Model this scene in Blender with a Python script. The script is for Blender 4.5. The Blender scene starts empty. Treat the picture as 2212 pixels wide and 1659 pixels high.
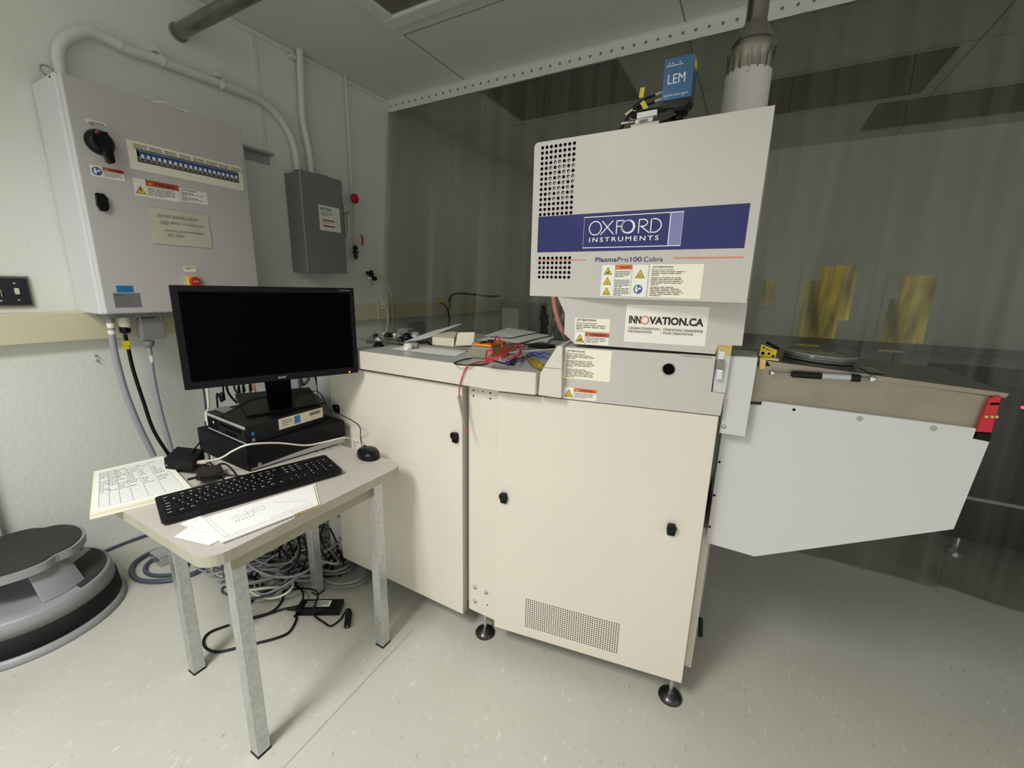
import bpy, math, random
from mathutils import Vector, Matrix
random.seed(7)
C = bpy.context.scene.collection
SC = bpy.context.scene
PI = math.pi

# ---------------------------------------------------------------- camera
YAW, PITCH, ROLL, FPX = math.radians(-28.9715), math.radians(12.959), math.radians(1.3455), 905.993
CX, CY, H = 1106.0, 829.5, 1.32
_cy, _sy, _cp, _sp = math.cos(YAW), math.sin(YAW), math.cos(PITCH), math.sin(PITCH)
FWD = Vector((_sy*_cp, _cy*_cp, -_sp))
_r0 = Vector((_cy, -_sy, 0)); _u0 = _r0.cross(FWD)
RGT = _r0*math.cos(ROLL) + _u0*math.sin(ROLL)
UPV = -_r0*math.sin(ROLL) + _u0*math.cos(ROLL)
EYE = Vector((0, 0, H))
cam = bpy.data.cameras.new('camera'); cam.sensor_width = 36; cam.lens = FPX/2212*36
cam.clip_start = .02; cam.clip_end = 60
co = bpy.data.objects.new('camera', cam); C.objects.link(co)
co.matrix_world = Matrix(((RGT.x, UPV.x, -FWD.x, EYE.x), (RGT.y, UPV.y, -FWD.y, EYE.y), (RGT.z, UPV.z, -FWD.z, EYE.z), (0, 0, 0, 1)))
SC.camera = co

# ---------------------------------------------------------------- world, lights, exposure
w = bpy.data.worlds.new('world'); SC.world = w; w.use_nodes = True
w.node_tree.nodes['Background'].inputs[0].default_value = (.90, .89, .86, 1)
w.node_tree.nodes['Background'].inputs[1].default_value = .88
SC.view_settings.view_transform = 'Standard'; SC.view_settings.look = 'None'
SC.view_settings.gamma = 1; SC.view_settings.use_curve_mapping = False
SC.view_settings.exposure = 0.0
SC.cycles.transparent_max_bounces = 24
ZC = 2.689          # ceiling height
XW = -1.986*H       # face of the left wall
def area(name, loc, size, power, col, rot=(0, 0, 0), spread=PI):
    l = bpy.data.lights.new(name, 'AREA'); l.shape = 'RECTANGLE'; l.size, l.size_y = size
    l.energy = power; l.color = col; l.spread = spread
    o = bpy.data.objects.new(name, l); C.objects.link(o); o.location = loc; o.rotation_euler = rot
    return o
area('light_troffer', (-1.0, -1.0, ZC-.03), (.55, 1.15), 63, (1, .985, .965), spread=2.5)
area('light_troffer', (.45, -1.25, ZC-.03), (.55, 1.15), 5, (1, .96, .90), spread=2.5)
area('light_fill', (-1.5, 3.75, ZC-.05), (.5, .5), 1.3, (1, .97, .88))  # added fill lamp, brightens the space behind the curtain

# ---------------------------------------------------------------- pixel rays onto real planes
def ray(x, y): return RGT*((x-CX)/FPX) - UPV*((y-CY)/FPX) + FWD
def hz(x, y, z): d = ray(x, y); return EYE + d*((z-H)/d.z)
def hx(x, y, X): d = ray(x, y); return EYE + d*(X/d.x)
def hy(x, y, Y): d = ray(x, y); return EYE + d*(Y/d.y)
def hp(x, y, p0, n): d = ray(x, y); return EYE + d*((p0-EYE).dot(n)/d.dot(n))
class Frame:
    def __init__(s, O, U, V):
        s.O = Vector(O); s.U = Vector(U).normalized(); s.V = Vector(V).normalized(); s.N = s.U.cross(s.V)
    def pt(s, u, v, w=0): return s.O + s.U*u + s.V*v + s.N*w
    def hit(s, x, y, w=0): return hp(x, y, s.O + s.N*w, s.N)
    def uv(s, x, y, w=0):
        q = s.hit(x, y, w) - s.O; return q.dot(s.U), q.dot(s.V)
    def rect(s, x0, y0, x1, y1, w=0):
        a = s.uv(x0, y0, w); b = s.uv(x1, y1, w)
        return min(a[0], b[0]), min(a[1], b[1]), max(a[0], b[0]), max(a[1], b[1])
    def shift(s, w): return Frame(s.O + s.N*w, s.U, s.V)

# ---------------------------------------------------------------- materials
def srgb(r, g, b):
    f = lambda c: ((c/255+.055)/1.055)**2.4 if c/255 > .04045 else c/255/12.92
    return (f(r), f(g), f(b), 1)
MATS = {}
def mat(name, col, rough=.5, metal=0, bump=0, bscale=200, noise=0, nscale=6, col2=None, spec=None, coat=0, emit=None, alpha=None, trans=0, ior=None):
    if name in MATS: return MATS[name]
    m = bpy.data.materials.new(name); m.use_nodes = True; nt = m.node_tree; b = nt.nodes['Principled BSDF']
    c = srgb(*col); b.inputs['Base Color'].default_value = c
    b.inputs['Roughness'].default_value = rough; b.inputs['Metallic'].default_value = metal
    if spec is not None: b.inputs['Specular IOR Level'].default_value = spec
    if coat: b.inputs['Coat Weight'].default_value = coat; b.inputs['Coat Roughness'].default_value = .15
    if trans: b.inputs['Transmission Weight'].default_value = trans
    if ior: b.inputs['IOR'].default_value = ior
    if alpha is not None: b.inputs['Alpha'].default_value = alpha
    if emit: b.inputs['Emission Color'].default_value = srgb(*emit[0]); b.inputs['Emission Strength'].default_value = emit[1]
    tc = nt.nodes.new('ShaderNodeTexCoord')
    if noise or col2:
        n = nt.nodes.new('ShaderNodeTexNoise'); n.inputs['Scale'].default_value = nscale; n.inputs['Detail'].default_value = 5
        nt.links.new(tc.outputs['Object'], n.inputs['Vector'])
        r = nt.nodes.new('ShaderNodeValToRGB'); r.color_ramp.elements[0].position = .35; r.color_ramp.elements[1].position = .68
        c2 = srgb(*col2) if col2 else tuple(x*(1-noise) for x in c[:3])+(1,)
        r.color_ramp.elements[0].color = c2; r.color_ramp.elements[1].color = c
        nt.links.new(n.outputs['Fac'], r.inputs[0]); nt.links.new(r.outputs[0], b.inputs['Base Color'])
    if bump:
        n = nt.nodes.new('ShaderNodeTexNoise'); n.inputs['Scale'].default_value = bscale; n.inputs['Detail'].default_value = 3
        nt.links.new(tc.outputs['Object'], n.inputs['Vector'])
        bp = nt.nodes.new('ShaderNodeBump'); bp.inputs['Strength'].default_value = bump; bp.inputs['Distance'].default_value = .002
        nt.links.new(n.outputs['Fac'], bp.inputs['Height']); nt.links.new(bp.outputs[0], b.inputs['Normal'])
    MATS[name] = m; return m
M = dict(
 cream=mat('cream_paint', (227, 220, 206), .42, bump=.12, bscale=420, noise=.03, nscale=3),
 grey=mat('grey_paint', (201, 198, 191), .33, bump=.14, bscale=420, noise=.03, nscale=3),
 edge=mat('door_edge_paint', (178, 174, 165), .5),
 top=mat('top_paint', (186, 187, 184), .30, bump=.1, bscale=500, noise=.05, nscale=9),
 white=mat('white_paint', (206, 206, 204), .42, bump=.06, bscale=300),
 wallm=mat('wall_texture_paint', (232, 235, 227), .62, bump=.8, bscale=55, noise=.03, nscale=2),
 ceil=mat('ceiling_paint', (226, 228, 221), .45, bump=.15, bscale=90, noise=.04, nscale=2),
 trunk=mat('ivory_trunking', (214, 210, 178), .4),
 trunk2=mat('ivory_light', (226, 223, 198), .4),
 pvc=mat('white_conduit', (222, 224, 220), .35),
 cabf=mat('cabinet_door_paint', (200, 197, 193), .5, bump=.25, bscale=600, noise=.02),
 cabs=mat('cabinet_side_paint', (224, 226, 228), .42, bump=.1, bscale=400),
 boxg=mat('steel_box_grey', (130, 132, 130), .5, bump=.15, bscale=300, noise=.04),
 black=mat('black_plastic', (13, 13, 15), .34, spec=.28),
 blackm=mat('black_matt', (15, 15, 17), .6, bump=.2, bscale=500, spec=.22),
 rubber=mat('black_rubber', (32, 30, 31), .7, spec=.25, bump=.6, bscale=350, noise=.2, nscale=20),
 tread=mat('tread_rubber', (60, 57, 56), .75, bump=1.0, bscale=420, noise=.25, nscale=9),
 screen=mat('screen_glass', (1, 1, 2), .5, spec=.03),
 bezel=mat('monitor_bezel', (8, 8, 9), .45, spec=.2),
 dark=mat('dark_hole', (16, 15, 14), .9, spec=0),
 ink=mat('black_ink', (46, 44, 42), .7), inkg=mat('grey_ink', (112, 108, 98), .8),
 paper=mat('paper', (238, 238, 233), .8, bump=.1, bscale=60), paperc=mat('cream_paper', (236, 231, 208), .8),
 papern=mat('note_paper', (206, 204, 184), .85, bump=.4, bscale=25, noise=.05, nscale=12),
 sticker=mat('sticker_white', (240, 239, 230), .35), stickerc=mat('sticker_cream', (244, 240, 220), .4),
 orange=mat('warning_orange', (228, 110, 52), .4), redo=mat('warning_red', (190, 84, 56), .4),
 yellow=mat('warning_yellow', (240, 196, 30), .4), yel=mat('yellow_tag', (226, 204, 40), .45),
 blue=mat('logo_blue', (32, 37, 104), .28), lilac=mat('logo_lilac', (130, 130, 182), .3),
 navy=mat('navy_text', (48, 52, 110), .5), coral=mat('coral_line', (232, 130, 110), .45),
 lemb=mat('anodised_blue', (52, 96, 136), .35, metal=.25, noise=.06, nscale=12), signb=mat('sign_blue', (58, 96, 158), .4),
 wtext=mat('white_text', (238, 240, 244), .4), red=mat('red_plastic', (196, 30, 38), .4), redb=mat('red_ball', (196, 24, 54), .35),
 steel=mat('stainless_steel', (158, 151, 134), .36, metal=.8, noise=.12, nscale=14, bump=.05, bscale=90),
 galv=mat('galvanised_steel', (206, 209, 210), .27, metal=.75, noise=.20, nscale=70, bump=.1, bscale=160),
 duct=mat('duct_metal', (150, 146, 136), .24, metal=.95, noise=.25, nscale=14),
 chrome=mat('chrome', (226, 228, 230), .08, metal=1), foot=mat('blackened_steel', (86, 84, 84), .28, metal=.9, noise=.3, nscale=30),
 gold=mat('yellow_zinc', (214, 190, 120), .28, metal=.8), zinc=mat('zinc_bolt', (176, 182, 176), .4, metal=.6),
 lam=None, lamedge=mat('table_edge_vinyl', (180, 176, 158), .55, noise=.14, nscale=16),
 apron=mat('table_apron', (160, 156, 134), .6, noise=.12, nscale=10),
 cgrey=mat('grey_cable', (158, 161, 168), .45), cgrey2=mat('grey_cable_dark', (140, 141, 138), .5), cblue=mat('blue_grey_cable', (70, 80, 94), .5),
 cwhite=mat('white_cable', (226, 222, 206), .4), cred=mat('red_wire', (206, 48, 66), .4), cyel=mat('yellow_hose', (214, 206, 120), .35),
 pink=mat('pink_hose', (186, 128, 112), .45), orangep=mat('multimeter_orange', (232, 150, 30), .4), greyp=mat('grey_plastic', (150, 146, 128), .5),
 silver=mat('silver_plastic', (178, 178, 180), .35, metal=.3), stoolm=mat('stool_grey_paint', (150, 152, 155), .42, noise=.06, nscale=8, bump=.1, bscale=120),
 teal=mat('teal_panel', (52, 110, 100), .5), plateb=mat('black_plate', (36, 38, 44), .35), ltgrey=mat('light_grey_trim', (172, 176, 174), .45),
 beige=mat('beige_connector', (214, 208, 186), .45), conn=mat('grey_connector', (132, 134, 134), .45), bluelab=mat('blue_label', (30, 118, 176), .4),
 gplate=mat('rating_plate', (150, 152, 156), .35, metal=.5), brown=mat('brown_dark', (36, 29, 27), .6), orred=mat('breaker_blue', (44, 84, 156), .4),
 amber=mat('driver_amber', (190, 168, 40), .15, trans=.5, ior=1.45), cblue2=mat('blue_tie', (40, 80, 190), .4), pcstick=mat('barcode_sticker', (222, 214, 186), .5),
 darkeq=mat('dark_equipment', (9, 8, 8), .5, spec=.2), lidt=mat('lid_top_metal', (92, 92, 90), .26, metal=.8, noise=.1, nscale=8), ledy=mat('amber_led', (255, 190, 60), .4, emit=((255, 180, 40), 3)),
 oldglass=mat('off_light_panel', (112, 108, 92), .5, noise=.05, nscale=3), seam=mat('seam_shadow_gap', (142, 144, 136), .8), mould=mat('white_moulding', (226, 228, 222), .45),
)
def clear_plastic(name, tint, haze=.06, rough=.12, streak=0):
    m = bpy.data.materials.new(name); m.use_nodes = True; nt = m.node_tree; nt.nodes.clear()
    out = nt.nodes.new('ShaderNodeOutputMaterial'); tr = nt.nodes.new('ShaderNodeBsdfTransparent'); tr.inputs[0].default_value = tint+(1,)
    gl = nt.nodes.new('ShaderNodeBsdfGlossy'); gl.inputs['Roughness'].default_value = rough
    df = nt.nodes.new('ShaderNodeBsdfDiffuse'); df.inputs[0].default_value = (.8, .82, .76, 1)
    fr = nt.nodes.new('ShaderNodeFresnel'); fr.inputs[0].default_value = 1.45
    m1 = nt.nodes.new('ShaderNodeMixShader'); m1.inputs[0].default_value = haze
    m2 = nt.nodes.new('ShaderNodeMixShader')
    if streak:      # pale vertical bands imitating light along the curtain folds
        tc = nt.nodes.new('ShaderNodeTexCoord'); mp = nt.nodes.new('ShaderNodeMapping'); mp.inputs['Scale'].default_value = (13, .01, .35)
        ns = nt.nodes.new('ShaderNodeTexNoise'); ns.inputs['Scale'].default_value = 1; ns.inputs['Detail'].default_value = 4; ns.inputs['Roughness'].default_value = .65
        mr = nt.nodes.new('ShaderNodeMapRange'); mr.inputs[1].default_value = .42; mr.inputs[2].default_value = .74; mr.inputs[3].default_value = haze*.5; mr.inputs[4].default_value = streak
        gm = nt.nodes.new('ShaderNodeObjectInfo'); ad = nt.nodes.new('ShaderNodeVectorMath'); ad.operation = 'ADD'
        nt.links.new(tc.outputs['Object'], ad.inputs[0]); nt.links.new(gm.outputs['Location'], ad.inputs[1])
        nt.links.new(ad.outputs[0], mp.inputs[0]); nt.links.new(mp.outputs[0], ns.inputs['Vector']); nt.links.new(ns.outputs['Fac'], mr.inputs[0]); nt.links.new(mr.outputs[0], m1.inputs[0])
    nt.links.new(tr.outputs[0], m1.inputs[1]); nt.links.new(df.outputs[0], m1.inputs[2])
    nt.links.new(fr.outputs[0], m2.inputs[0]); nt.links.new(m1.outputs[0], m2.inputs[1]); nt.links.new(gl.outputs[0], m2.inputs[2])
    nt.links.new(m2.outputs[0], out.inputs[0]); return m
M['vinyl'] = clear_plastic('vinyl_curtain', (.84, .845, .79), .03, .20, .095)
M['haze'] = clear_plastic('pale_rim_highlight', (.9, .9, .88), .5, .1)  # rim highlights of the wafer carrier put into a paler plastic
M['clear'] = clear_plastic('clear_plastic', (.93, .93, .91), .13, .10)
def amber_glow_mat():  # streaky amber emission imitating the glow on the curtain
    m = bpy.data.materials.new('amber_curtain_glow'); m.use_nodes = True; nt = m.node_tree; b = nt.nodes['Principled BSDF']
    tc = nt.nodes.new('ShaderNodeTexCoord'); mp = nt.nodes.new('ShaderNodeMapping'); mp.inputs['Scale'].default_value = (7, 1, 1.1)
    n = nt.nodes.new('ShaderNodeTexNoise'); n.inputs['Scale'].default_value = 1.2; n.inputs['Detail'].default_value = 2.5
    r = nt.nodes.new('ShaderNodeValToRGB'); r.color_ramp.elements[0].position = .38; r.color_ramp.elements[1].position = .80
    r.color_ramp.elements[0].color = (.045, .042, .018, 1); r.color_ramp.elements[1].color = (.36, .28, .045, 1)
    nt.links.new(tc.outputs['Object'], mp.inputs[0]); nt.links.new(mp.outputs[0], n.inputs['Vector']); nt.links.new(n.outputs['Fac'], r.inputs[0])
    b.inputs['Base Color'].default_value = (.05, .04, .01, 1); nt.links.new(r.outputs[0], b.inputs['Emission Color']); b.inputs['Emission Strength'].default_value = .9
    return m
M['amberglow'] = amber_glow_mat()
def laminate():
    m = bpy.data.materials.new('speckled_laminate'); m.use_nodes = True; nt = m.node_tree; b = nt.nodes['Principled BSDF']
    b.inputs['Roughness'].default_value = .5
    tc = nt.nodes.new('ShaderNodeTexCoord'); n = nt.nodes.new('ShaderNodeTexNoise'); n.inputs['Scale'].default_value = 420; n.inputs['Detail'].default_value = 2
    r = nt.nodes.new('ShaderNodeValToRGB'); r.color_ramp.elements[0].position = .36; r.color_ramp.elements[1].position = .58
    r.color_ramp.elements[0].color = srgb(168, 162, 155); r.color_ramp.elements[1].color = srgb(200, 195, 187)
    nt.links.new(tc.outputs['Object'], n.inputs['Vector']); nt.links.new(n.outputs['Fac'], r.inputs[0]); nt.links.new(r.outputs[0], b.inputs['Base Color'])
    return m
M['lam'] = laminate()
def floor_mat():
    m = bpy.data.materials.new('vinyl_floor'); m.use_nodes = True; nt = m.node_tree; b = nt.nodes['Principled BSDF']; L = nt.links
    b.inputs['Roughness'].default_value = .42
    tc = nt.nodes.new('ShaderNodeTexCoord')
    n1 = nt.nodes.new('ShaderNodeTexNoise'); n1.inputs['Scale'].default_value = 3; n1.inputs['Detail'].default_value = 6
    r1 = nt.nodes.new('ShaderNodeValToRGB'); r1.color_ramp.elements[0].color = srgb(184, 183, 172); r1.color_ramp.elements[1].color = srgb(204, 203, 193)
    L.new(tc.outputs['Object'], n1.inputs['Vector']); L.new(n1.outputs['Fac'], r1.inputs[0])
    mp = nt.nodes.new('ShaderNodeMapping'); mp.inputs['Scale'].default_value = (95, 26, 1); mp.inputs['Rotation'].default_value = (0, 0, .12)
    n2 = nt.nodes.new('ShaderNodeTexNoise'); n2.inputs['Scale'].default_value = 1; n2.inputs['Detail'].default_value = 1.5
    L.new(tc.outputs['Object'], mp.inputs[0]); L.new(mp.outputs[0], n2.inputs['Vector'])
    r2 = nt.nodes.new('ShaderNodeValToRGB'); r2.color_ramp.elements[0].position = .655; r2.color_ramp.elements[1].position = .80
    L.new(n2.outputs['Fac'], r2.inputs[0])
    mx = nt.nodes.new('ShaderNodeMixRGB'); mx.inputs[2].default_value = srgb(224, 222, 213)
    L.new(r2.outputs[0], mx.inputs[0]); L.new(r1.outputs[0], mx.inputs[1])
    mp3 = nt.nodes.new('ShaderNodeMapping'); mp3.inputs['Scale'].default_value = (80, 30, 1); mp3.inputs['Location'].default_value = (7, 3, 0); mp3.inputs['Rotation'].default_value = (0, 0, -.1)
    n3 = nt.nodes.new('ShaderNodeTexNoise'); n3.inputs['Scale'].default_value = 1; n3.inputs['Detail'].default_value = 2
    L.new(tc.outputs['Object'], mp3.inputs[0]); L.new(mp3.outputs[0], n3.inputs['Vector'])
    r3 = nt.nodes.new('ShaderNodeValToRGB'); r3.color_ramp.elements[0].position = .67; r3.color_ramp.elements[1].position = .82
    L.new(n3.outputs['Fac'], r3.inputs[0])
    mx2 = nt.nodes.new('ShaderNodeMixRGB'); mx2.inputs[2].default_value = srgb(146, 144, 136)
    L.new(r3.outputs[0], mx2.inputs[0]); L.new(mx.outputs[0], mx2.inputs[1])
    L.new(mx2.outputs[0], b.inputs['Base Color'])
    bp = nt.nodes.new('ShaderNodeBump'); bp.inputs['Strength'].default_value = .15; bp.inputs['Distance'].default_value = .002
    L.new(n1.outputs['Fac'], bp.inputs['Height']); L.new(bp.outputs[0], b.inputs['Normal'])
    return m
M['floor'] = floor_mat()

# ---------------------------------------------------------------- mesh builder
def smooth_path(pts, k=6):
    pts = [Vector(p) for p in pts]
    if len(pts) < 3: return pts
    P = [pts[0]*2-pts[1]] + pts + [pts[-1]*2-pts[-2]]; out = []
    for i in range(1, len(P)-2):
        a, b, c, d = P[i-1:i+3]
        for j in range(k):
            t = j/k
            out.append(.5*((2*b)+(c-a)*t+(2*a-5*b+4*c-d)*t*t+(3*b-a-3*c+d)*t**3))
    out.append(pts[-1]); return out
_tc = {}
def text_mesh(s, bold=0, space=1.0):
    k = (s, bold, space)
    if k in _tc: return _tc[k]
    cu = bpy.data.curves.new('t', 'FONT'); cu.body = s; cu.size = 1; cu.resolution_u = 3; cu.offset = bold; cu.space_character = space
    o = bpy.data.objects.new('t', cu); C.objects.link(o)
    bpy.context.view_layer.update()
    me = bpy.data.meshes.new_from_object(o.evaluated_get(bpy.context.evaluated_depsgraph_get()))
    vs = [v.co.copy() for v in me.vertices]; fs = [tuple(p.vertices) for p in me.polygons]
    bpy.data.objects.remove(o); bpy.data.curves.remove(cu); bpy.data.meshes.remove(me)
    x0 = min(v.x for v in vs); x1 = max(v.x for v in vs); y0 = min(v.y for v in vs); y1 = max(v.y for v in vs)
    _tc[k] = (vs, fs, x0, y0, x1, y1); return _tc[k]
class MB:
    def __init__(s): s.v = []; s.f = []; s.m = []; s.ms = []; s.sm = []
    def mi(s, m):
        if m not in s.ms: s.ms.append(m)
        return s.ms.index(m)
    def add(s, vs, fs, m, sm=False):
        o = len(s.v); s.v += [Vector(v) for v in vs]; k = s.mi(m)
        for f in fs: s.f.append(tuple(i+o for i in f)); s.m.append(k); s.sm.append(sm)
        return s
    def box(s, x0, y0, z0, x1, y1, z1, m):
        x0, x1 = sorted((x0, x1)); y0, y1 = sorted((y0, y1)); z0, z1 = sorted((z0, z1))
        vs = [(x, y, z) for z in (z0, z1) for y in (y0, y1) for x in (x0, x1)]
        return s.add(vs, [(0, 2, 3, 1), (4, 5, 7, 6), (0, 1, 5, 4), (2, 6, 7, 3), (0, 4, 6, 2), (1, 3, 7, 5)], m)
    def fbox(s, fr, u0, v0, u1, v1, w0, w1, m):        # box in a frame
        vs = [fr.pt(u, v, w) for w in (w0, w1) for v in (v0, v1) for u in (u0, u1)]
        return s.add(vs, [(0, 2, 3, 1), (4, 5, 7, 6), (0, 1, 5, 4), (2, 6, 7, 3), (0, 4, 6, 2), (1, 3, 7, 5)], m)
    def prism(s, fr, poly, w0, w1, m, m_side=None):    # outline in (u,v), counter-clockwise, between two depths
        n = len(poly)
        if sum(poly[i][0]*poly[(i+1) % n][1]-poly[(i+1) % n][0]*poly[i][1] for i in range(n)) < 0: poly = poly[::-1]
        vs = [fr.pt(u, v, w0) for u, v in poly]+[fr.pt(u, v, w1) for u, v in poly]
        s.add(vs, [tuple(range(n, 2*n)), tuple(range(n-1, -1, -1))], m)
        return s.add(vs, [(i, (i+1) % n, n+(i+1) % n, n+i) for i in range(n)], m_side or m)
    def flat(s, fr, poly, w, m):
        n = len(poly)
        if sum(poly[i][0]*poly[(i+1) % n][1]-poly[(i+1) % n][0]*poly[i][1] for i in range(n)) < 0: poly = poly[::-1]
        return s.add([fr.pt(u, v, w) for u, v in poly], [tuple(range(n))], m)
    def frect(s, fr, u0, v0, u1, v1, w, m): return s.flat(fr, [(u0, v0), (u1, v0), (u1, v1), (u0, v1)], w, m)
    def disc(s, fr, u, v, r, w, m, n=12, rv=None):
        rv = rv or r
        return s.flat(fr, [(u+r*math.cos(2*PI*i/n), v+rv*math.sin(2*PI*i/n)) for i in range(n)], w, m)
    def text(s, fr, t, u, v, h, m, w=.0012, width=None, bold=0, space=1.0, mid=False, shear=0, rot=0):
        vs, fs, x0, y0, x1, y1 = text_mesh(t, bold, space)
        k = h/max(y1-y0, 1e-6); ku = (width/(x1-x0)) if width else k
        wd = (x1-x0)*ku
        if mid: u -= wd/2
        c, sn = math.cos(rot), math.sin(rot); out = []
        for p in vs:
            a = (p.x-x0)*ku+shear*(p.y-y0)*k; b = (p.y-y0)*k
            out.append(fr.pt(u+a*c-b*sn, v+a*sn+b*c, w))
        return s.add(out, fs, m)
    def ribbon(s, fr, pts, width, w, m, closed=False):
        n = len(pts); hw = width/2; L = []; R = []
        for i in range(n):
            a = Vector(pts[i-1] if (i > 0 or closed) else pts[i]); b = Vector(pts[(i+1) % n] if (i < n-1 or closed) else pts[i])
            d = (b-a); d = d.normalized() if d.length > 0 else Vector((1, 0))
            q = Vector((-d.y, d.x))*hw; p = Vector(pts[i]); L.append(p+q); R.append(p-q)
        vs = [fr.pt(a.x, a.y, w) for a in L]+[fr.pt(a.x, a.y, w) for a in R]
        k = n if closed else n-1
        return s.add(vs, [(n+i, n+(i+1) % n, (i+1) % n, i) for i in range(k)], m)
    def tube(s, pts, r, m, n=10, k=6, smooth=True, caps=True):
        P = smooth_path(pts, k) if smooth else [Vector(p) for p in pts]
        rr = r if callable(r) else (lambda t: r)
        up = Vector((0, 0, 1)); T0 = (P[1]-P[0]).normalized()
        if abs(T0.dot(up)) > .95: up = Vector((1, 0, 0))
        nrm = (up-T0*up.dot(T0)).normalized(); vs = []; N = len(P)
        for i, p in enumerate(P):
            t = (P[min(i+1, N-1)]-P[max(i-1, 0)])
            t = t.normalized() if t.length > 1e-9 else T0
            nrm = (nrm-t*nrm.dot(t)); nrm = nrm.normalized() if nrm.length > 1e-6 else t.orthogonal().normalized()
            b = t.cross(nrm); R = rr(i/(N-1))
            for j in range(n):
                a = 2*PI*j/n; vs.append(p+nrm*(R*math.cos(a))+b*(R*math.sin(a)))
        fs = [(i*n+j, i*n+(j+1) % n, (i+1)*n+(j+1) % n, (i+1)*n+j) for i in range(N-1) for j in range(n)]
        s.add(vs, fs, m, True)
        if caps: s.add(vs[:n], [tuple(range(n-1, -1, -1))], m); s.add(vs[-n:], [tuple(range(n))], m)
        return s
    def lathe(s, p, axis, prof, m, n=28, smooth=True, caps=True):   # profile of (radius, height along axis)
        p = Vector(p); ax = Vector(axis).normalized(); a = ax.orthogonal().normalized(); b = ax.cross(a); vs = []
        for r, h in prof:
            for j in range(n):
                t = 2*PI*j/n; vs.append(p+ax*h+a*(r*math.cos(t))+b*(r*math.sin(t)))
        N = len(prof)
        s.add(vs, [(i*n+j, i*n+(j+1) % n, (i+1)*n+(j+1) % n, (i+1)*n+j) for i in range(N-1) for j in range(n)], m, smooth)
        if caps: s.add(vs[:n], [tuple(range(n-1, -1, -1))], m); s.add(vs[-n:], [tuple(range(n))], m)
        return s
    def sphere(s, c, r, m, n=16, sz=1):
        return s.lathe(Vector(c)-Vector((0, 0, r*sz)), (0, 0, 1), [(max(r*math.sin(PI*i/10), 1e-4), r*sz*(1-math.cos(PI*i/10))) for i in range(11)], m, n, caps=False)
    def build(s, name, parent=None, bevel=0, seg=2, base=None):
        off = WLOC[parent.name] if parent else None
        if off is None:
            xs = [v.x for v in s.v]; ys = [v.y for v in s.v]; zs = [v.z for v in s.v]
            off = Vector(base) if base else Vector(((min(xs)+max(xs))/2, (min(ys)+max(ys))/2, min(zs)))
        me = bpy.data.meshes.new(name); me.from_pydata([v-off for v in s.v], [], s.f)
        for m in s.ms: me.materials.append(m)
        me.polygons.foreach_set('material_index', s.m); me.polygons.foreach_set('use_smooth', s.sm); me.update()
        o = bpy.data.objects.new(name, me); C.objects.link(o)
        if parent: o.parent = parent
        else: o.location = off
        WLOC[o.name] = off
        if bevel:
            b = o.modifiers.new('bevel', 'BEVEL'); b.width = bevel; b.segments = seg; b.limit_method = 'ANGLE'; b.angle_limit = .7
            b.harden_normals = False
        return o
WLOC = {}
def tag(o, label, cat, group=None, kind=None):
    o['label'] = label; o['category'] = cat
    if group: o['group'] = group
    if kind: o['kind'] = kind
    return o
def thing(name, loc, label, cat, group=None):
    o = bpy.data.objects.new(name, None); C.objects.link(o); o.location = loc; WLOC[o.name] = Vector(loc); o.empty_display_size = .05
    return tag(o, label, cat, group)
def struct(o): o['kind'] = 'structure'; return o
def plabel(o, l): o['label'] = l; return o
FX = lambda y: Frame((0, y, 0), (1, 0, 0), (0, 0, 1))       # plane facing -Y
FW = lambda x: Frame((x, 0, 0), (0, 1, 0), (0, 0, 1))       # plane facing +X
FZ = lambda z: Frame((0, 0, z), (1, 0, 0), (0, 1, 0))       # plane facing up
FC = lambda z: Frame((0, 0, z), (1, 0, 0), (0, -1, 0))      # plane facing down
FWL = FW(XW)
YCUR = 2.665                                                # curtain line
YF = 5.17                                                   # far wall

# ================================================================ THE SETTING
b = MB().box(XW-.3, -3.4, -.1, 3.6, YF+.2, 0, M['floor'])
struct(b.build('floor'))
b = MB().box(XW-.3, -3.4, ZC, 3.6, YF+.2, ZC+.1, M['ceil']); struct(b.build('ceiling'))
struct(MB().box(XW-.15, -3.4, 0, XW, YF+.2, ZC, M['wallm']).build('wall_left'))
struct(MB().box(XW, YF, 0, 3.5, YF+.12, ZC, M['wallm']).build('wall_far'))
struct(MB().box(3.4, 1.3, 0, 3.5, YF, ZC, M['wallm']).build('wall_right'))
# ceiling panel joints and the unlit light frames
fc = FC(ZC)
def seam(p, q, wd=.006):
    a = Vector((p[0], p[1])); c = Vector((q[0], q[1])); d = (c-a).normalized(); n = Vector((-d.y, d.x))*wd/2
    MBs.add([(a.x-n.x, a.y-n.y, ZC-.0015), (a.x+n.x, a.y+n.y, ZC-.0015), (c.x+n.x, c.y+n.y, ZC-.0015), (c.x-n.x, c.y-n.y, ZC-.0015)], [(0, 1, 2, 3)], M['seam'])
MBs = MB()
seam((-1.895, 2.075), (-1.895, 2.66)); seam((-1.895, 2.075), (-.2, 2.075)); seam((-.487, 2.1), (-.487, 2.66)); seam((-.487, 1.2), (-.487, 2.05))
for x in (-1.895, -.49, .9): seam((x, 2.7), (x, YF))
for y in (3.52, 4.25, 4.95): seam((XW, y), (3.4, y))
struct(MBs.build('trim_1'))
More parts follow.
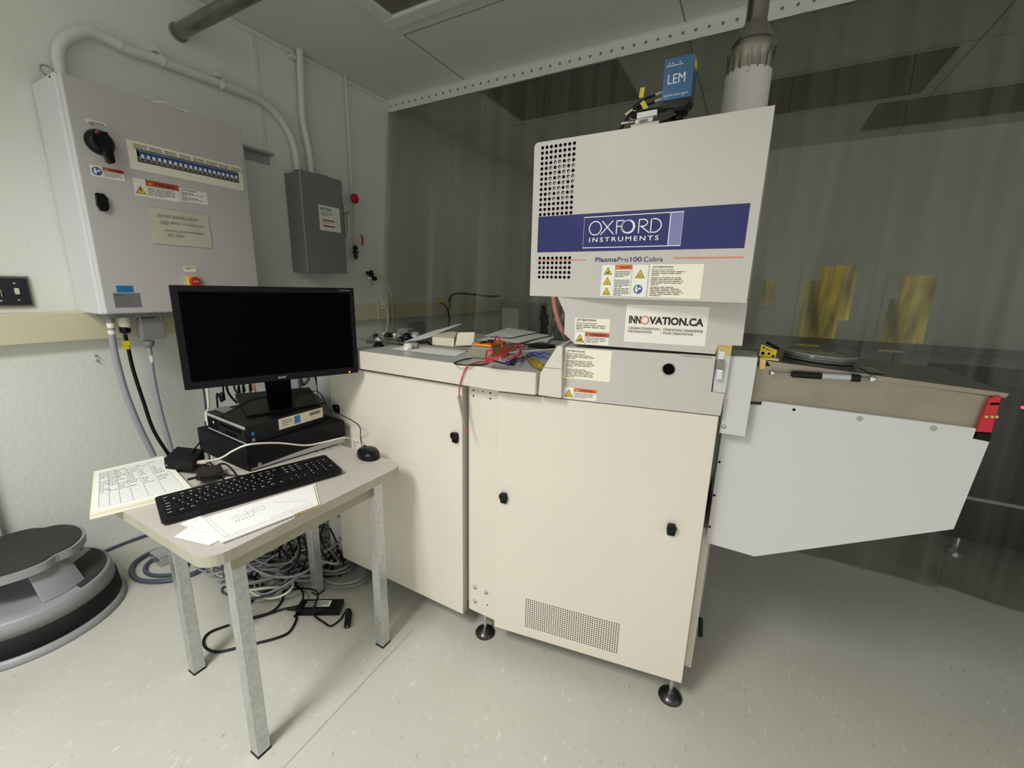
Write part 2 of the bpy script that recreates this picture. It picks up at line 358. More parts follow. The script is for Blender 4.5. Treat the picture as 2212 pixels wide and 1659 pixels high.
# thin bright moulding where the ceiling meets the left wall and rail
b = MB().box(XW, -1, ZC-.03, XW+.012, 2.62, ZC-.002, M['mould']); b.box(XW, 2.7, ZC-.03, XW+.012, YF, ZC-.002, M['mould'])
b.box(-2.6, YCUR-.012, ZC-.006, 3.3, YCUR-.004, ZC-.0005, M['mould']); struct(b.build('trim_2'))
b = MB()     # joint covers on the left wall
for px in ((545, 80, 570, 325), (745, 168, 762, 425)):
    p = FWL.uv(px[0], px[1]); q = FWL.uv(px[2], px[3]); u = (p[0]+q[0])/2
    if px[0] == 545: b.box(XW, u-.014, q[1], XW+.008, u+.014, ZC-.03, M['mould'])
struct(b.build('trim_3', bevel=.002))
# baseboard line of dark cable along the floor is a cable; the wall base is a plain cove
struct(MB().box(XW, .36, 0, XW+.004, YF, .012, M['ltgrey']).build('baseboard_left'))

a = hz(890, 1362, 0); c = hz(612, 1659, 0); c = a+(c-a)*1.6
d = (c-a).normalized(); n = Vector((-d.y, d.x, 0))*.0016; up = Vector((0, 0, .0006))
struct(MB().add([a-n+up, c-n+up, c+n+up, a+n+up], [(0, 1, 2, 3)], mat('floor_joint', (166, 164, 153), .7, noise=.12, nscale=5)).build('trim_4'))
def light_frame(x0, y0, x1, y1, label):
    t = thing('ceiling_light', ((x0+x1)/2, (y0+y1)/2, ZC), label, 'ceiling light')
    b = MB(); wd, dp = .085, .022
    for a in ((x0, y0, x1, y0+wd), (x0, y1-wd, x1, y1), (x0, y0+wd, x0+wd, y1-wd), (x1-wd, y0+wd, x1, y1-wd)):
        b.box(a[0], a[1], ZC-dp, a[2], a[3], ZC-.001, M['mould'])
    b.build('frame', t, bevel=.008)
    MB().box(x0+wd, y0+wd, ZC-.006, x1-wd, y1-wd, ZC-.002, M['oldglass']).build('diffuser', t)
    return t
light_frame(-1.895, .9, -.45, 1.985, 'unlit recessed ceiling light with white frame above the machine')
b = MB().box(-.08, 3.56, ZC-.004, .83, 4.2, ZC-.001, M['oldglass']); tag(b.build('ceiling_light'), 'dark unlit ceiling panel seen through the curtain right of the metal duct', 'ceiling light')
b = MB().box(.62, 4.3, ZC-.004, 2.2, 4.9, ZC-.001, M['oldglass']); tag(b.build('ceiling_light'), 'dark unlit ceiling panel at far right corner behind the curtain', 'ceiling light')
b = MB().box(-1.88, 2.86, ZC-.004, -.9, 3.46, ZC-.001, M['oldglass']); tag(b.build('ceiling_light'), 'dark unlit ceiling panel behind the curtain, left above the machine hood', 'ceiling light')

# teal door beside the stool
d = MB().box(XW, -.6, .0, XW+.03, .30, 2.0, M['teal']); dr = d.build('door_1'); struct(dr)
f = MB(); f.box(XW, .30, 0, XW+.04, .335, 2.04, M['ltgrey']); f.build('door_frame', dr, bevel=.003)

# added glowing panes standing in for amber reflections on the curtain
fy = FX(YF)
for i, glow_panes in enumerate((((1738, 606, 1768, 748), (1771, 576, 1798, 745), (1802, 574, 1830, 692)), ((1922, 646, 1948, 762), (1951, 596, 1990, 742)), ((1651, 606, 1668, 660),))):
    a = fy.rect(glow_panes[0][0]-3, min(p[1] for p in glow_panes)-3, glow_panes[-1][2]+3, max(p[3] for p in glow_panes)+3)
    glow = MB().box(a[0], YF-.012, a[1], a[2], YF-.004, a[3], M['wallm']).build('glow_patch_%d' % (i+1)); struct(glow)
    for p in glow_panes:
        a = fy.rect(*p); MB().box(a[0], YF-.02, a[1], a[2], YF-.012, a[3], M['amberglow']).build('pane', glow)

# ================================================================ WALL EQUIPMENT
# ivory trunking
t = thing('cable_trunking', (XW, 2.6, 1.12), 'ivory cable trunking running along the left wall', 'cable trunking')
b = MB(); zt0, zt1 = 1.127*H/1.42, 1.262*H/1.42
b.box(XW, -2.0, zt0, XW+.055, 4.5, zt1, M['trunk']); b.build('channel', t, bevel=.004)
for px in (817, 934):
    u = FW(XW+.056).uv(px, 668)[0]
    MB().box(XW+.02, u-.006, zt0-.001, XW+.058, u+.006, zt1+.001, M['trunk2']).build('joint_cover', t)
u = FW(XW+.056).uv(842, 668)[0]; MB().box(XW+.02, u-.003, zt0-.001, XW+.0575, u+.003, zt1+.001, M['seam']).build('joint_cover', t)
ft = FW(XW+.056)
a = ft.rect(822, 648, 838, 668); MB().box(XW+.055, a[0], a[1], XW+.06, a[2], a[3], M['trunk2']).build('socket', t, bevel=.002)
a = ft.rect(940, 644, 952, 656); MB().box(XW+.055, a[0], a[1], XW+.062, a[2], a[3], M['yel']).build('socket', t, bevel=.002)
# black wall plate with switches, left edge
t = thing('switch_plate', (XW+.01, .55, 1.19), 'black wall plate with ivory rocker switches in a steel frame, left edge', 'switch plate')
f = FW(XW+.014); z0, z1 = .587*H/.66*1.0, 0
pa = FWL.uv(60, 597); pb = FWL.uv(73, 662); 
ZP1, ZP0, YP1 = pa[1], pb[1], (pa[0]+pb[0])/2
MB().box(XW, .2, ZP0, XW+.012, YP1, ZP1, M['steel']).build('frame', t, bevel=.002)
MB().box(XW+.012, .2, ZP0+.008, XW+.018, YP1-.008, ZP1-.008, M['plateb']).build('plate', t, bevel=.001)
f = FW(XW+.018)
for (x0, y0, x1, y1) in ((29, 622, 43, 636), (0, 626, 4, 641)):
    a = f.rect(x0, y0, x1, y1); MB().box(XW+.018, a[0], a[1], XW+.028, a[2], a[3], M['beige']).build('rocker_switch', t, bevel=.003)
for (x, y) in ((31, 612), (41, 648), (3, 650)):
    q = f.hit(x, y); MB().lathe(q, (1, 0, 0), [(.004, 0), (.004, .002), (.0001, .003)], M['zinc'], 12).build('screw', t)

# main electrical cabinet
CXF = -2.35                                        # door face
z0c, z1c, y0c, y1c = 1.173, 2.063, .722, 1.372
t = thing('electrical_cabinet', (XW, 1.05, z0c), 'large grey wall cabinet with rotary isolator and breaker strip', 'electrical cabinet')
MB().box(XW+.005, y0c-.012, z0c-.004, CXF-.03, y1c+.01, z1c+.004, M['cabs']).build('enclosure', t, bevel=.006)
dr = MB().box(CXF-.028, y0c, z0c, CXF, y1c, z1c, M['cabf']).build('door', t, bevel=.004)
MB().box(CXF-.029, y0c-.001, z0c, CXF-.002, y0c+.004, z1c, M['cabs']).build('door_edge', dr, bevel=.002)
f = FW(CXF)
# rotary isolator
q = f.hit(214, 308); ib = MB(); ib.lathe(q, (1, 0, 0), [(.046, 0), (.046, .012), (.042, .02), (.036, .03), (.03, .034)], M['black'], 28); iso = ib.build('isolator_base', dr)
hb = MB(); fh = Frame(q+Vector((.036, 0, 0)), (0, 1, 0), (0, 0, 1))
import math as _m
hd = [(-.013, .03), (.013, .03), (.016, 0), (.011, -.075), (0, -.083), (-.011, -.075), (-.016, 0)]
ang = .12; hd = [(x*_m.cos(ang)-y*_m.sin(ang), x*_m.sin(ang)+y*_m.cos(ang)) for x, y in hd]
hb.prism(fh, hd, 0, .028, M['black']); hb.build('isolator_handle', dr, bevel=.004)
MB().lathe(q+Vector((.0345, -.006, .026)), (1, 0, 0), [(.012, 0), (.011, .003)], M['redo'], 16).build('indicator', dr)
def label_plate(fr, x0, y0, x1, y1, name, m, parent, w=.002, bevel=0):
    a = fr.rect(x0, y0, x1, y1); MBx = MB().fbox(fr, a[0], a[1], a[2], a[3], 0, w, m); return MBx, a
def bars(b, fr, u0, v1, u1, n, dv, h, w, m, last=.6):
    for i in range(n):
        e = u1 if i < n-1 else u0+(u1-u0)*last
        e -= (u1-u0)*random.uniform(0, .12)
        u = u0
        while u < e-.001:
            L = min(random.uniform(.12, .3)*(u1-u0), e-u); b.frect(fr, u, v1-i*dv-h, u+L*.86, v1-i*dv, w, m); u += L
b, a = label_plate(f, 186, 256, 230, 274, '', M['stickerc'], dr); bars(b, f, a[0]+.006, a[3]-.006, a[2]-.006, 2, .008, .004, .0024, M['inkg'], .4); b.build('isolator_label', dr)
# breaker strip: use the plane of the door
ua, va = f.uv(272, 302); ub, vb = f.uv(527, 412)
u0, u1 = ua, ub; vt = va+.0; vb_ = f.uv(282, 367)[1]; vt = (f.uv(272, 302)[1]+f.uv(524, 360)[1])/2; vb_ = (f.uv(282, 367)[1]+f.uv(530, 412)[1])/2
b = MB().fbox(f, u0, vb_, u1, vt, 0, .004, M['stickerc'])
ww0, ww1 = f.uv(293, 322)[0], f.uv(515, 392)[0]; wv1 = (f.uv(291, 320)[1]+f.uv(514, 372)[1])/2; wv0 = (f.uv(296, 350)[1]+f.uv(517, 395)[1])/2
for i in range(8):
    uu = u0+.02+(u1-u0-.04)*i/7.6
    bars(b, f, uu, vt-.012, uu+.05, 3, .008, .004, .0045, M['inkg'], .5)
fasc = b.build('breaker_fascia', dr, bevel=.0015)
b = MB().fbox(f, ww0, wv0, ww1, wv1, .004, .0048, M['dark']); b.fbox(f, ww0+.003, wv0+.003, ww1-.003, wv0+(wv1-wv0)*.42, .0048, .007, M['gplate']); b.fbox(f, ww0+.003, wv0+(wv1-wv0)*.80, ww1-.003, wv1-.003, .0048, .007, M['conn']); b.build('breaker_window', dr)
for i in range(20):
    uu = ww0+.006+(ww1-ww0-.012)*i/20; du = (ww1-ww0-.012)/20
    q = MB().fbox(f, uu+.0006, wv0+(wv1-wv0)*.40, uu+du-.0006, wv0+(wv1-wv0)*.78, .005, .010, M['orred'])
    q.fbox(f, uu+du*.25, wv0+(wv1-wv0)*.32, uu+du*.75, wv0+(wv1-wv0)*.58, .010, .014, M['sticker'])
    q.fbox(f, uu+du*.35, wv0+(wv1-wv0)*.14, uu+du*.6, wv0+(wv1-wv0)*.24, .007, .008, M['dark']); q.build('circuit_breaker', dr)
# stickers on the cabinet
def tri(b, fr, u, v, s, w, sym=None):
    hgt = s*.88
    b.flat(fr, [(u-s/2, v), (u+s/2, v), (u, v+hgt)], w, M['ink'])
    k = .80; cu, cv = u, v+hgt*.34
    b.flat(fr, [(cu+(x-cu)*k, cv+(y-cv)*k) for x, y in ((u-s/2, v), (u+s/2, v), (u, v+hgt))], w+.0003, M['yellow'])
    w2 = w+.0006
    if sym == 'bolt': b.flat(fr, [(u-.06*s, v+.62*s), (u+.06*s, v+.6*s), (u+.02*s, v+.4*s), (u+.10*s, v+.42*s), (u-.05*s, v+.12*s), (u, v+.33*s), (u-.09*s, v+.32*s)], w2, M['ink'])
    elif sym == 'heat':
        for k in (-.12, 0, .12): b.ribbon(fr, [(u+k*s, v+.18*s), (u+(k+.03)*s, v+.27*s), (u+(k-.03)*s, v+.36*s), (u+k*s, v+.45*s)], .025*s, w2, M['ink'])
        b.frect(fr, u-.22*s, v+.11*s, u+.22*s, v+.14*s, w2, M['ink'])
    elif sym == 'hand':
        b.flat(fr, [(u-.22*s, v+.16*s), (u+.18*s, v+.16*s), (u+.22*s, v+.24*s), (u+.02*s, v+.30*s), (u-.22*s, v+.28*s)], w2, M['ink']); b.disc(fr, u+.1*s, v+.36*s, .07*s, w2, M['ink'])
    elif sym == 'dot': b.disc(fr, u, v+.3*s, .12*s, w2, M['ink']); b.disc(fr, u, v+.3*s, .07*s, w2+.0002, M['yellow']); 
    elif sym == 'rays':
        b.disc(fr, u, v+.4*s, .04*s, w2, M['ink']); b.frect(fr, u-.02*s, v+.12*s, u+.02*s, v+.38*s, w2, M['ink'])
        for k in (-1, 1): b.flat(fr, [(u+k*.06*s, v+.34*s), (u+k*.22*s, v+.2*s), (u+k*.12*s, v+.16*s)], w2, M['ink'])
def bluedisc(b, fr, u, v, r, w):
    b.disc(fr, u, v, r, w, M['signb'], 24); b.disc(fr, u-.35*r, v+.45*r, .24*r, w+.0003, M['sticker'], 14)
    b.flat(fr, [(u-.7*r, v+.15*r), (u-.3*r, v+.2*r), (u-.02*r, v-.1*r), (u-.2*r, v-.75*r), (u-.6*r, v-.45*r)], w+.0003, M['sticker'])
    b.flat(fr, [(u-.02*r, v-.18*r), (u+.75*r, v+.12*r), (u+.5*r, v+.5*r), (u-.0*r, v+.2*r)], w+.0004, M['sticker'])
def warn_label(fr, u0, v0, u1, v1, sym, parent, name='warning_label', split=.31, m=None, title='WARNING', nbars=4):
    b = MB().fbox(fr, u0, v0, u1, v1, 0, .0008, M['sticker'])
    H_ = v1-v0; W_ = u1-u0; us = u0+W_*split; w = .0011
    if sym == 'disc': bluedisc(b, fr, (u0+us)/2, (v0+v1)/2, min(us-u0, H_)*.42, w)
    elif sym: tri(b, fr, (u0+us)/2, v0+H_*.14, min((us-u0)*.86, H_*.82), w, sym)
    b.frect(fr, us, v1-H_*.34, u1, v1, w, M['orange'] if m is None else m)
    tri(b, fr, us+W_*.09, v1-H_*.28, H_*.22, w+.0003)
    b.text(fr, title, us+W_*.18, v1-H_*.26, H_*.17, M['ink'], w+.0006, width=W_*(1-split)*.62, bold=.02)
    b.frect(fr, us-.0004, v0, us+.0004, v1, w+.0002, M['inkg'])
    bars(b, fr, us+W_*.03, v1-H_*.42, u1-W_*.04, nbars, H_*.5/nbars, H_*.22/nbars, w, M['inkg'])
    return b.build(name, parent)
def para_label(fr, u0, v0, u1, v1, heads, parent, name='notice_label', mat_=None, tw=.62, hh=None):
    b = MB().fbox(fr, u0, v0, u1, v1, 0, .0008, mat_ or M['stickerc']); H_ = v1-v0; W_ = u1-u0; w = .0012
    rows = 1.7+sum(1.5+n for _, n in heads); dv = H_*.93/rows; v = v1-H_*.05
    b.text(fr, 'ATTENTION!', u0+W_*.05, v-dv*1.15, dv*1.0, M['ink'], w, width=W_*tw*.58, bold=.03); v -= dv*1.75
    for h_, n in heads:
        b.text(fr, h_, u0+W_*.045, v-dv*.95, dv*.85, M['ink'], w, width=W_*tw*(.030*len(h_)+.08), bold=.02); v -= dv*1.35
        bars(b, fr, u0+W_*.04, v, u0+W_*(.04+tw*.96), n, dv, dv*.46, w, M['inkg'], .35); v -= dv*(n+.15)
    return b.build(name, parent)
R = f.rect
p0, p1 = f.uv(194, 358), f.uv(270, 390); u0, u1 = p0[0], p1[0]; v1 = (f.uv(194, 357)[1]+f.uv(268, 368)[1])/2; v0 = (f.uv(198, 380)[1]+f.uv(270, 391)[1])/2
warn_label(f, u0, v0, u1, v1, 'disc', dr, split=.36, m=M['redo'])
u0 = f.uv(289, 400)[0]; u1 = f.uv(386, 410)[0]; v1 = (f.uv(288, 384)[1]+f.uv(384, 400)[1])/2; v0 = (f.uv(292, 422)[1]+f.uv(389, 437)[1])/2
warn_label(f, u0, v0, u1, v1, 'bolt', dr, split=.26, m=M['redo'], nbars=6)
ue = f.uv(447, 425)[0]; v1b = v1-.008
para_label(f, u1+.003, v0+.008, ue, v1b, (('Haute tension', 2), ('Panneau de service', 2)), dr, mat_=M['sticker'], tw=.95)
# door lock
q = f.hit(219, 438); fl = Frame(q, (0, 1, 0), (0, 0, 1))
MB().prism(fl, [(-.016, .034), (.008, .034), (.018, .018), (.018, -.018), (.010, -.032), (-.010, -.032), (-.018, -.012)], 0, .016, M['black']).build('door_lock', dr, bevel=.004)
# small labels low on the door
b, a = label_plate(f, 250, 617, 288, 631, '', M['bluelab'], dr); b.build('blue_label', dr)
b, a = label_plate(f, 243, 633, 306, 663, '', M['gplate'], dr); bars(b, f, a[0]+.006, a[3]-.008, a[2]-.02, 5, .010, .003, .0024, M['inkg']); b.fbox(f, a[0]+.004, a[3]-.012, a[0]+.035, a[3]-.006, .002, .0023, M['navy']); b.build('rating_plate', dr, bevel=.001)
b, a = label_plate(f, 396, 575, 424, 588, '', M['stickerc'], dr); bars(b, f, a[0]+.004, a[3]-.004, a[2]-.004, 2, .006, .003, .0024, M['inkg']); b.build('button_label', dr)
b, a = label_plate(f, 400, 597, 432, 630, '', M['yel'], dr); b = MB().fbox(f, a[0], a[1], a[2], a[3], 0, .022, M['yel']); b.build('button_housing', dr, bevel=.004)
q = f.hit(419, 608, .03); b = MB().lathe(q-Vector((.01, 0, 0)), (1, 0, 0), [(.012, 0), (.012, .012), (.021, .014), (.022, .026), (.018, .03)], M['red'], 24)
fe = Frame(q, (0, 1, 0), (0, 0, 1)); b.text(fe, 'EMO', 0, -.004, .008, M['wtext'], .0205, mid=True); b.build('emergency_button', dr)
# eyelet on top and lifting marks
q = hx(100, 152, XW+.05); MB().tube([q+Vector((.0, .018*math.cos(a), .018*math.sin(a))) for a in [i*PI/6 for i in range(13)]], .004, M['zinc'], 6, 3).build('mounting_eye', t)
for (x, y) in ((107, 166), (63, 191)):
    q = hy(x, y, y0c-.013); MB().lathe(q, (0, -1, 0), [(.004, 0), (.004, .001)], M['dark'], 10).build('side_screw', t)
# glands and connectors under the cabinet
MB().box(XW+.06, y0c+.03, z0c-.022, CXF-.04, y0c+.36, z0c-.003, M['boxg']).build('gland_plate', t, bevel=.002)
fg = FW(-2.42)
def plug_cable(name, pts, r, m, label, cat='cable', extra=None):
    tt = thing(name, pts[-1], label, cat); MB().tube(pts, r, m, 10).build('cable', tt)
    if extra: extra(tt)
    return tt
def P(fr, *pp): return [fr.hit(x, y) for x, y in pp]
def ex1(tt):
    MB().lathe(fg.hit(236, 682), (0, 0, -1), [(.018, -.012), (.018, .01), (.014, .02), (.014, .03)], M['conn'], 14).build('cable_gland', tt)
    MB().tube(P(fg, (238, 698), (240, 708)), .0136, M['sticker'], 12).build('marker_sleeve', tt); MB().tube(P(fg, (240, 713), (242, 722)), .0136, M['sticker'], 12).build('marker_sleeve', tt)
plug_cable('grey_power_cable', P(fg, (237, 690), (243, 735), (252, 780), (272, 850), (300, 920), (332, 985)), .0125, M['cgrey'], 'thick light grey cable, leftmost of the three hanging under the wall cabinet', 'cable', ex1)
def ex2(tt):
    MB().lathe(fg.hit(266, 676), (0, 0, -1), [(.022, -.012), (.024, .0), (.024, .05), (.018, .066)], M['beige'], 16).build('connector', tt)
    MB().lathe(fg.hit(269, 706), (0, 0, -1), [(.019, 0), (.021, .010), (.019, .024), (.009, .03)], M['black'], 16).build('cable_gland', tt)
    a = fg.shift(.010).rect(263, 737, 281, 746); MB().fbox(fg.shift(.010), *a, 0, .003, M['yel']).build('cable_tag', tt)
    a = fg.shift(.010).rect(263, 747, 280, 754); MB().fbox(fg.shift(.010), *a, 0, .003, M['yel']).build('cable_tag', tt)
plug_cable('black_power_cable', P(fg, (270, 722), (277, 752), (288, 800), (310, 868), (332, 930), (366, 985)), .0075, M['black'], 'thin black cable with yellow tag hanging from an ivory connector under the wall cabinet', 'cable', ex2)
def ex3(tt):
    a = fg.rect(298, 687, 351, 732); a = (fg.uv(298, 700)[0], fg.uv(300, 734)[1], fg.uv(350, 700)[0], fg.uv(298, 687)[1])
    MB().fbox(fg, *a, -.03, .025, M['conn']).build('connector_hood', tt, bevel=.004)
    for x in (297, 343):
        q = fg.hit(x, 686, .028); MB().tube([q+Vector((0, -.012, -.008)), q+Vector((0, 0, .008)), q+Vector((0, .012, -.008))], .003, M['zinc'], 6).build('locking_clip', tt)
    MB().lathe(fg.hit(319, 736), (0, 0, -1), [(.023, 0), (.024, .012), (.020, .024), (.014, .03)], M['conn'], 14).build('cable_gland', tt)
    MB().tube(P(fg, (325, 768), (327, 782)), .0115, M['sticker'], 12).build('marker_sleeve', tt)
plug_cable('grey_control_cable', P(fg, (321, 745), (325, 775), (330, 812), (344, 880), (362, 945), (374, 985)), .0105, M['cgrey'], 'grey cable with rectangular locking connector, rightmost under the wall cabinet', 'cable', ex3)
# taped note on the cabinet door
f2 = f.shift(.0025)
u0 = (f2.uv(316, 448)[0]+f2.uv(330, 527)[0])/2; u1 = (f2.uv(449, 463)[0]+f2.uv(458, 535)[0])/2; v1 = (f2.uv(316, 448)[1]+f2.uv(449, 463)[1])/2; v0 = (f2.uv(330, 527)[1]+f2.uv(458, 535)[1])/2
b = MB(); n = 10; vs = []; W_, H_ = u1-u0, v1-v0
for j in range(n+1):
    for i in range(n+1):
        a_, c_ = i/n, j/n; bulge = .004*math.sin(a_*PI)*math.sin(c_*PI)+.002*math.sin(a_*9+c_*5)
        vs.append(f2.pt(u0+W_*a_, v0+H_*c_, abs(bulge)))
b.add(vs, [(j*(n+1)+i, j*(n+1)+i+1, (j+1)*(n+1)+i+1, (j+1)*(n+1)+i) for j in range(n) for i in range(n)], M['papern'], True)
yy = v1-H_*.2
for s_, du, wd, dy, hh in (('DO NOT RUN BCL GATES!', .13, .66, .0, .055), ('"PURGE VERIFIED" 2/19, IS SOLD ONLY', .15, .74, .17, .05), ('- JAMES KIM, OXFORD INSTRUMENTS', .2, .66, .40, .05), ('DEC 13/2019', .25, .27, .52, .055)):
    b.text(f2, s_, u0+W_*du, v1-H_*(.2+dy)-.006, H_*hh*1.35, M['ink'], .0062, width=W_*wd, shear=.15, space=1.12)
b.ribbon(f2, [(u0+W_*.15, v1-H_*.43), (u0+W_*.2, v1-H_*.42), (u0+W_*.28, v1-H_*.435)], .0016, .0062, M['ink'])
tag(b.build('paper_note'), 'handwritten paper note taped on the grey wall cabinet door', 'note')
# scratches / tape lines above cabinet belong to the wall: short white bands on the cabinet top
tc0 = [Vector((CXF-.004, FW(CXF).uv(x, y)[0], z1c)) for x, y in ((313, 207), (330, 217), (342, 226), (360, 228), (385, 236), (408, 241))]
b = MB().tube([tc0[0]+Vector((0, 0, .012)), tc0[1]+Vector((-.01, 0, .004)), tc0[2]+Vector((0, 0, .004)), tc0[3]+Vector((.002, 0, .012)), tc0[4]+Vector((-.008, 0, .006)), tc0[5]+Vector((0, 0, .004))], .0035, M['sticker'], 6)
tag(b.build('plastic_strap'), 'crumpled white plastic strap lying on the front top edge of the wall cabinet', 'strap')
# conduits
fp = FW(XW+.045)
tt = thing('conduit_pipe', (XW+.04, 1.8, 1.98), 'white conduit bending out of the large cabinet top and down to the grey steel box', 'conduit')
pts = P(fp, (134, 158), (127, 120), (140, 88), (175, 70), (215, 76), (280, 108), (345, 130), (480, 182), (560, 215), (605, 255), (630, 300), (640, 340), (643, 368))
pts[0] = Vector((pts[0].x, pts[0].y, z1c)); MB().tube(pts, .0215, M['pvc'], 18, 5).build('pipe', tt)
for (x, y, x2, y2) in ((255, 94, 262, 98), (342, 124, 355, 133), (474, 175, 484, 186)):
    MB().tube(P(fp, (x, y), (x2, y2)), .0265, M['pvc'], 18).build('coupling', tt)
for (x, y) in ((338, 108), (470, 163)):
    q = fp.hit(x, y); MB().box(XW, q.y-.012, q.z-.006, XW+.05, q.y+.012, q.z+.02, M['pvc']).build('strap', tt, bevel=.002)
tt = thing('conduit_pipe', (XW+.04, 1.91, 1.98), 'straight white conduit dropping from the ceiling into the grey steel box', 'conduit')
q1 = fp.uv(646, 130); q2 = fp.uv(672, 372)
MB().tube([(XW+.045, q1[0]+.01, ZC-.001), (XW+.045, q1[0], 2.45), (XW+.045, q1[0]-.005, 2.3), (XW+.045, q2[0], 2.12), (XW+.045, q2[0], 1.97)], .021, M['pvc'], 18, 6).build('pipe', tt)
MB().box(XW, q1[0]-.055, ZC-.06, XW+.05, q1[0]-.018, ZC-.045, M['pvc']).build('strap', tt, bevel=.002)
tt = thing('air_line', (XW+.03, 2.28, 1.4), 'thin white air pipe with red ball and black valve, right of the grey steel box', 'air pipe')
fa = FW(XW+.035); ua = (fa.uv(745, 168)[0]+fa.uv(762, 425)[0])/2; zr = fa.uv(759, 429)[1]
MB().tube([(XW+.035, ua, ZC-.001), (XW+.035, ua, zr)], .0075, M['pvc'], 12).build('pipe', tt)
MB().tube([(XW+.035, ua, zr), (XW+.035, ua, zr-.16)], .005, M['cyel'], 10).build('yellow_tube', tt)
zv = fa.uv(768, 530)[1]; MB().tube([(XW+.035, ua+.0, zr-.16), (XW+.035, ua, zv)], .0075, M['pvc'], 12).build('lower_pipe', tt)
q = Vector((XW+.06, ua-.002, zr)); MB().lathe(q-Vector((.012, 0, 0)), (1, 0, 0), [(.004, -.01), (.026, 0), (.033, .008), (.034, .014), (.028, .024), (.012, .029), (.0005, .03)], M['redb'], 26).build('red_ball', tt)
b = MB()
for k, (r_, h_) in enumerate(((.013, .02), (.020, .012), (.013, .012), (.022, .014), (.012, .02), (.016, .01), (.010, .012))):
    zz = zv-.0145*k; b.lathe((XW+.035, ua, zz), (0, 0, -1), [(r_, 0), (r_, .012)], M['black'], 14)
b.build('valve_body', tt, bevel=.001)
MB().tube([(XW+.06, ua+.045, zv+.005), (XW+.06, ua+.048, zv+.05), (XW+.055, ua+.045, zv+.075)], .007, M['red'], 8).build('valve_lever', tt)
MB().tube(P(fa, (752, 460), (753, 490), (750, 515)), .008, M['sticker'], 8).build('paper_tag', tt)
tt = thing('air_regulator', (XW+.03, 2.37, 1.33), 'small black air regulator with clear bowls and gauge on the left wall', 'regulator')
q = fa.hit(802, 590)
b = MB().lathe(q+Vector((0, 0, .02)), (0, 0, -1), [(.014, 0), (.014, .022), (.02, .024), (.02, .045), (.012, .05)], M['black'], 16); b.build('body', tt)
MB().lathe(q+Vector((.0, -.045, .0)), (0, 1, 0), [(.012, 0), (.012, .03)], M['black'], 14).build('inlet', tt)
MB().lathe(q+Vector((0, .022, -.04)), (1, 0, 0), [(.016, 0), (.016, .02)], M['black'], 18).build('gauge', tt)
MB().lathe(q+Vector((.0, -.02, -.03)), (0, 0, -1), [(.011, 0), (.011, .012), (.004, .016)], M['sticker'], 14).build('white_knob', tt)
MB().lathe(q+Vector((0, .0, -.05)), (0, 0, -1), [(.009, 0), (.010, .03), (.006, .05), (.002, .06)], M['clear'], 14).build('bowl', tt)
hs = thing('yellow_hose', (XW+.05, 2.6, 1.1), 'thin yellow hose hanging from the wall regulator down to the machine top', 'hose')
MB().tube(P(FW(XW+.075), (818, 596), (832, 607), (843, 628), (849, 655), (849, 690), (845, 722)), .0042, M['cyel'], 8).build('hose', hs)
# grey disconnect box
tt = thing('disconnect_box', (XW, 1.9, 1.38), 'dark grey steel disconnect box with white data plate on the left wall', 'electrical box')
gx = -2.45; gy0, gy1, gz0, gz1 = 1.748, 2.048, 1.385, 1.978
bx = MB().box(XW+.004, gy0+.012, gz0+.003, gx-.004, gy1, gz1-.003, M['boxg']).build('enclosure', tt, bevel=.003)
lid = MB().box(gx-.004, gy0, gz0, gx, gy1, gz1, M['boxg']).build('cover', tt, bevel=.0015)
MB().box(gx-.004, gy0-.002, gz0, gx+.001, gy0+.002, gz1, M['ltgrey']).build('cover_flange', tt)
fb = FW(gx)
u0 = (fb.uv(687, 442)[0]+fb.uv(692, 498)[0])/2; u1 = (fb.uv(732, 450)[0]+fb.uv(737, 502)[0])/2; v1 = (fb.uv(687, 442)[1]+fb.uv(732, 450)[1])/2; v0 = (fb.uv(692, 498)[1]+fb.uv(737, 502)[1])/2
b = MB().fbox(fb, u0, v0, u1, v1, 0, .001, M['sticker']); W_, H_ = u1-u0, v1-v0
b.text(fb, 'EATON', u0+.08*W_, v1-.2*H_, .12*H_, M['navy'], .0014, width=.5*W_, bold=.02)
bars(b, fb, u0+.08*W_, v1-.27*H_, u0+.7*W_, 3, .05*H_, .02*H_, .0014, M['inkg'])
for k in (.55, .78): b.frect(fb, u0+.16*W_, v1-(k+.06)*H_, u0+.72*W_, v1-k*H_, .0014, M['redo'])
bars(b, fb, u0+.1*W_, v1-.66*H_, u0+.7*W_, 2, .05*H_, .015*H_, .0014, M['inkg'])
for k in (.4, .58): b.ribbon(fb, [(u0+.84*W_, v1-(k)*H_), (u0+.78*W_, v1-(k+.04)*H_), (u0+.84*W_, v1-(k+.08)*H_), (u0+.9*W_, v1-(k+.04)*H_)], .0012, .0014, M['redo'], True)
b.build('maker_plate', lid)
a = fb.rect(681, 378, 709, 388); b = MB().fbox(fb, a[0], fb.uv(695, 391)[1], a[2], fb.uv(695, 377)[1], 0, .001, M['gplate']); b.build('rating_label', lid)
MB().box(gx-.05, gy1, 1.62, gx-.01, gy1+.012, 1.83, M['black']).build('handle_guard', tt, bevel=.002)
MB().tube([(gx-.03, gy1+.01, 1.77), (gx+.0, gy1+.06, 1.80)], .004, M['boxg'], 8).build('lever', tt)
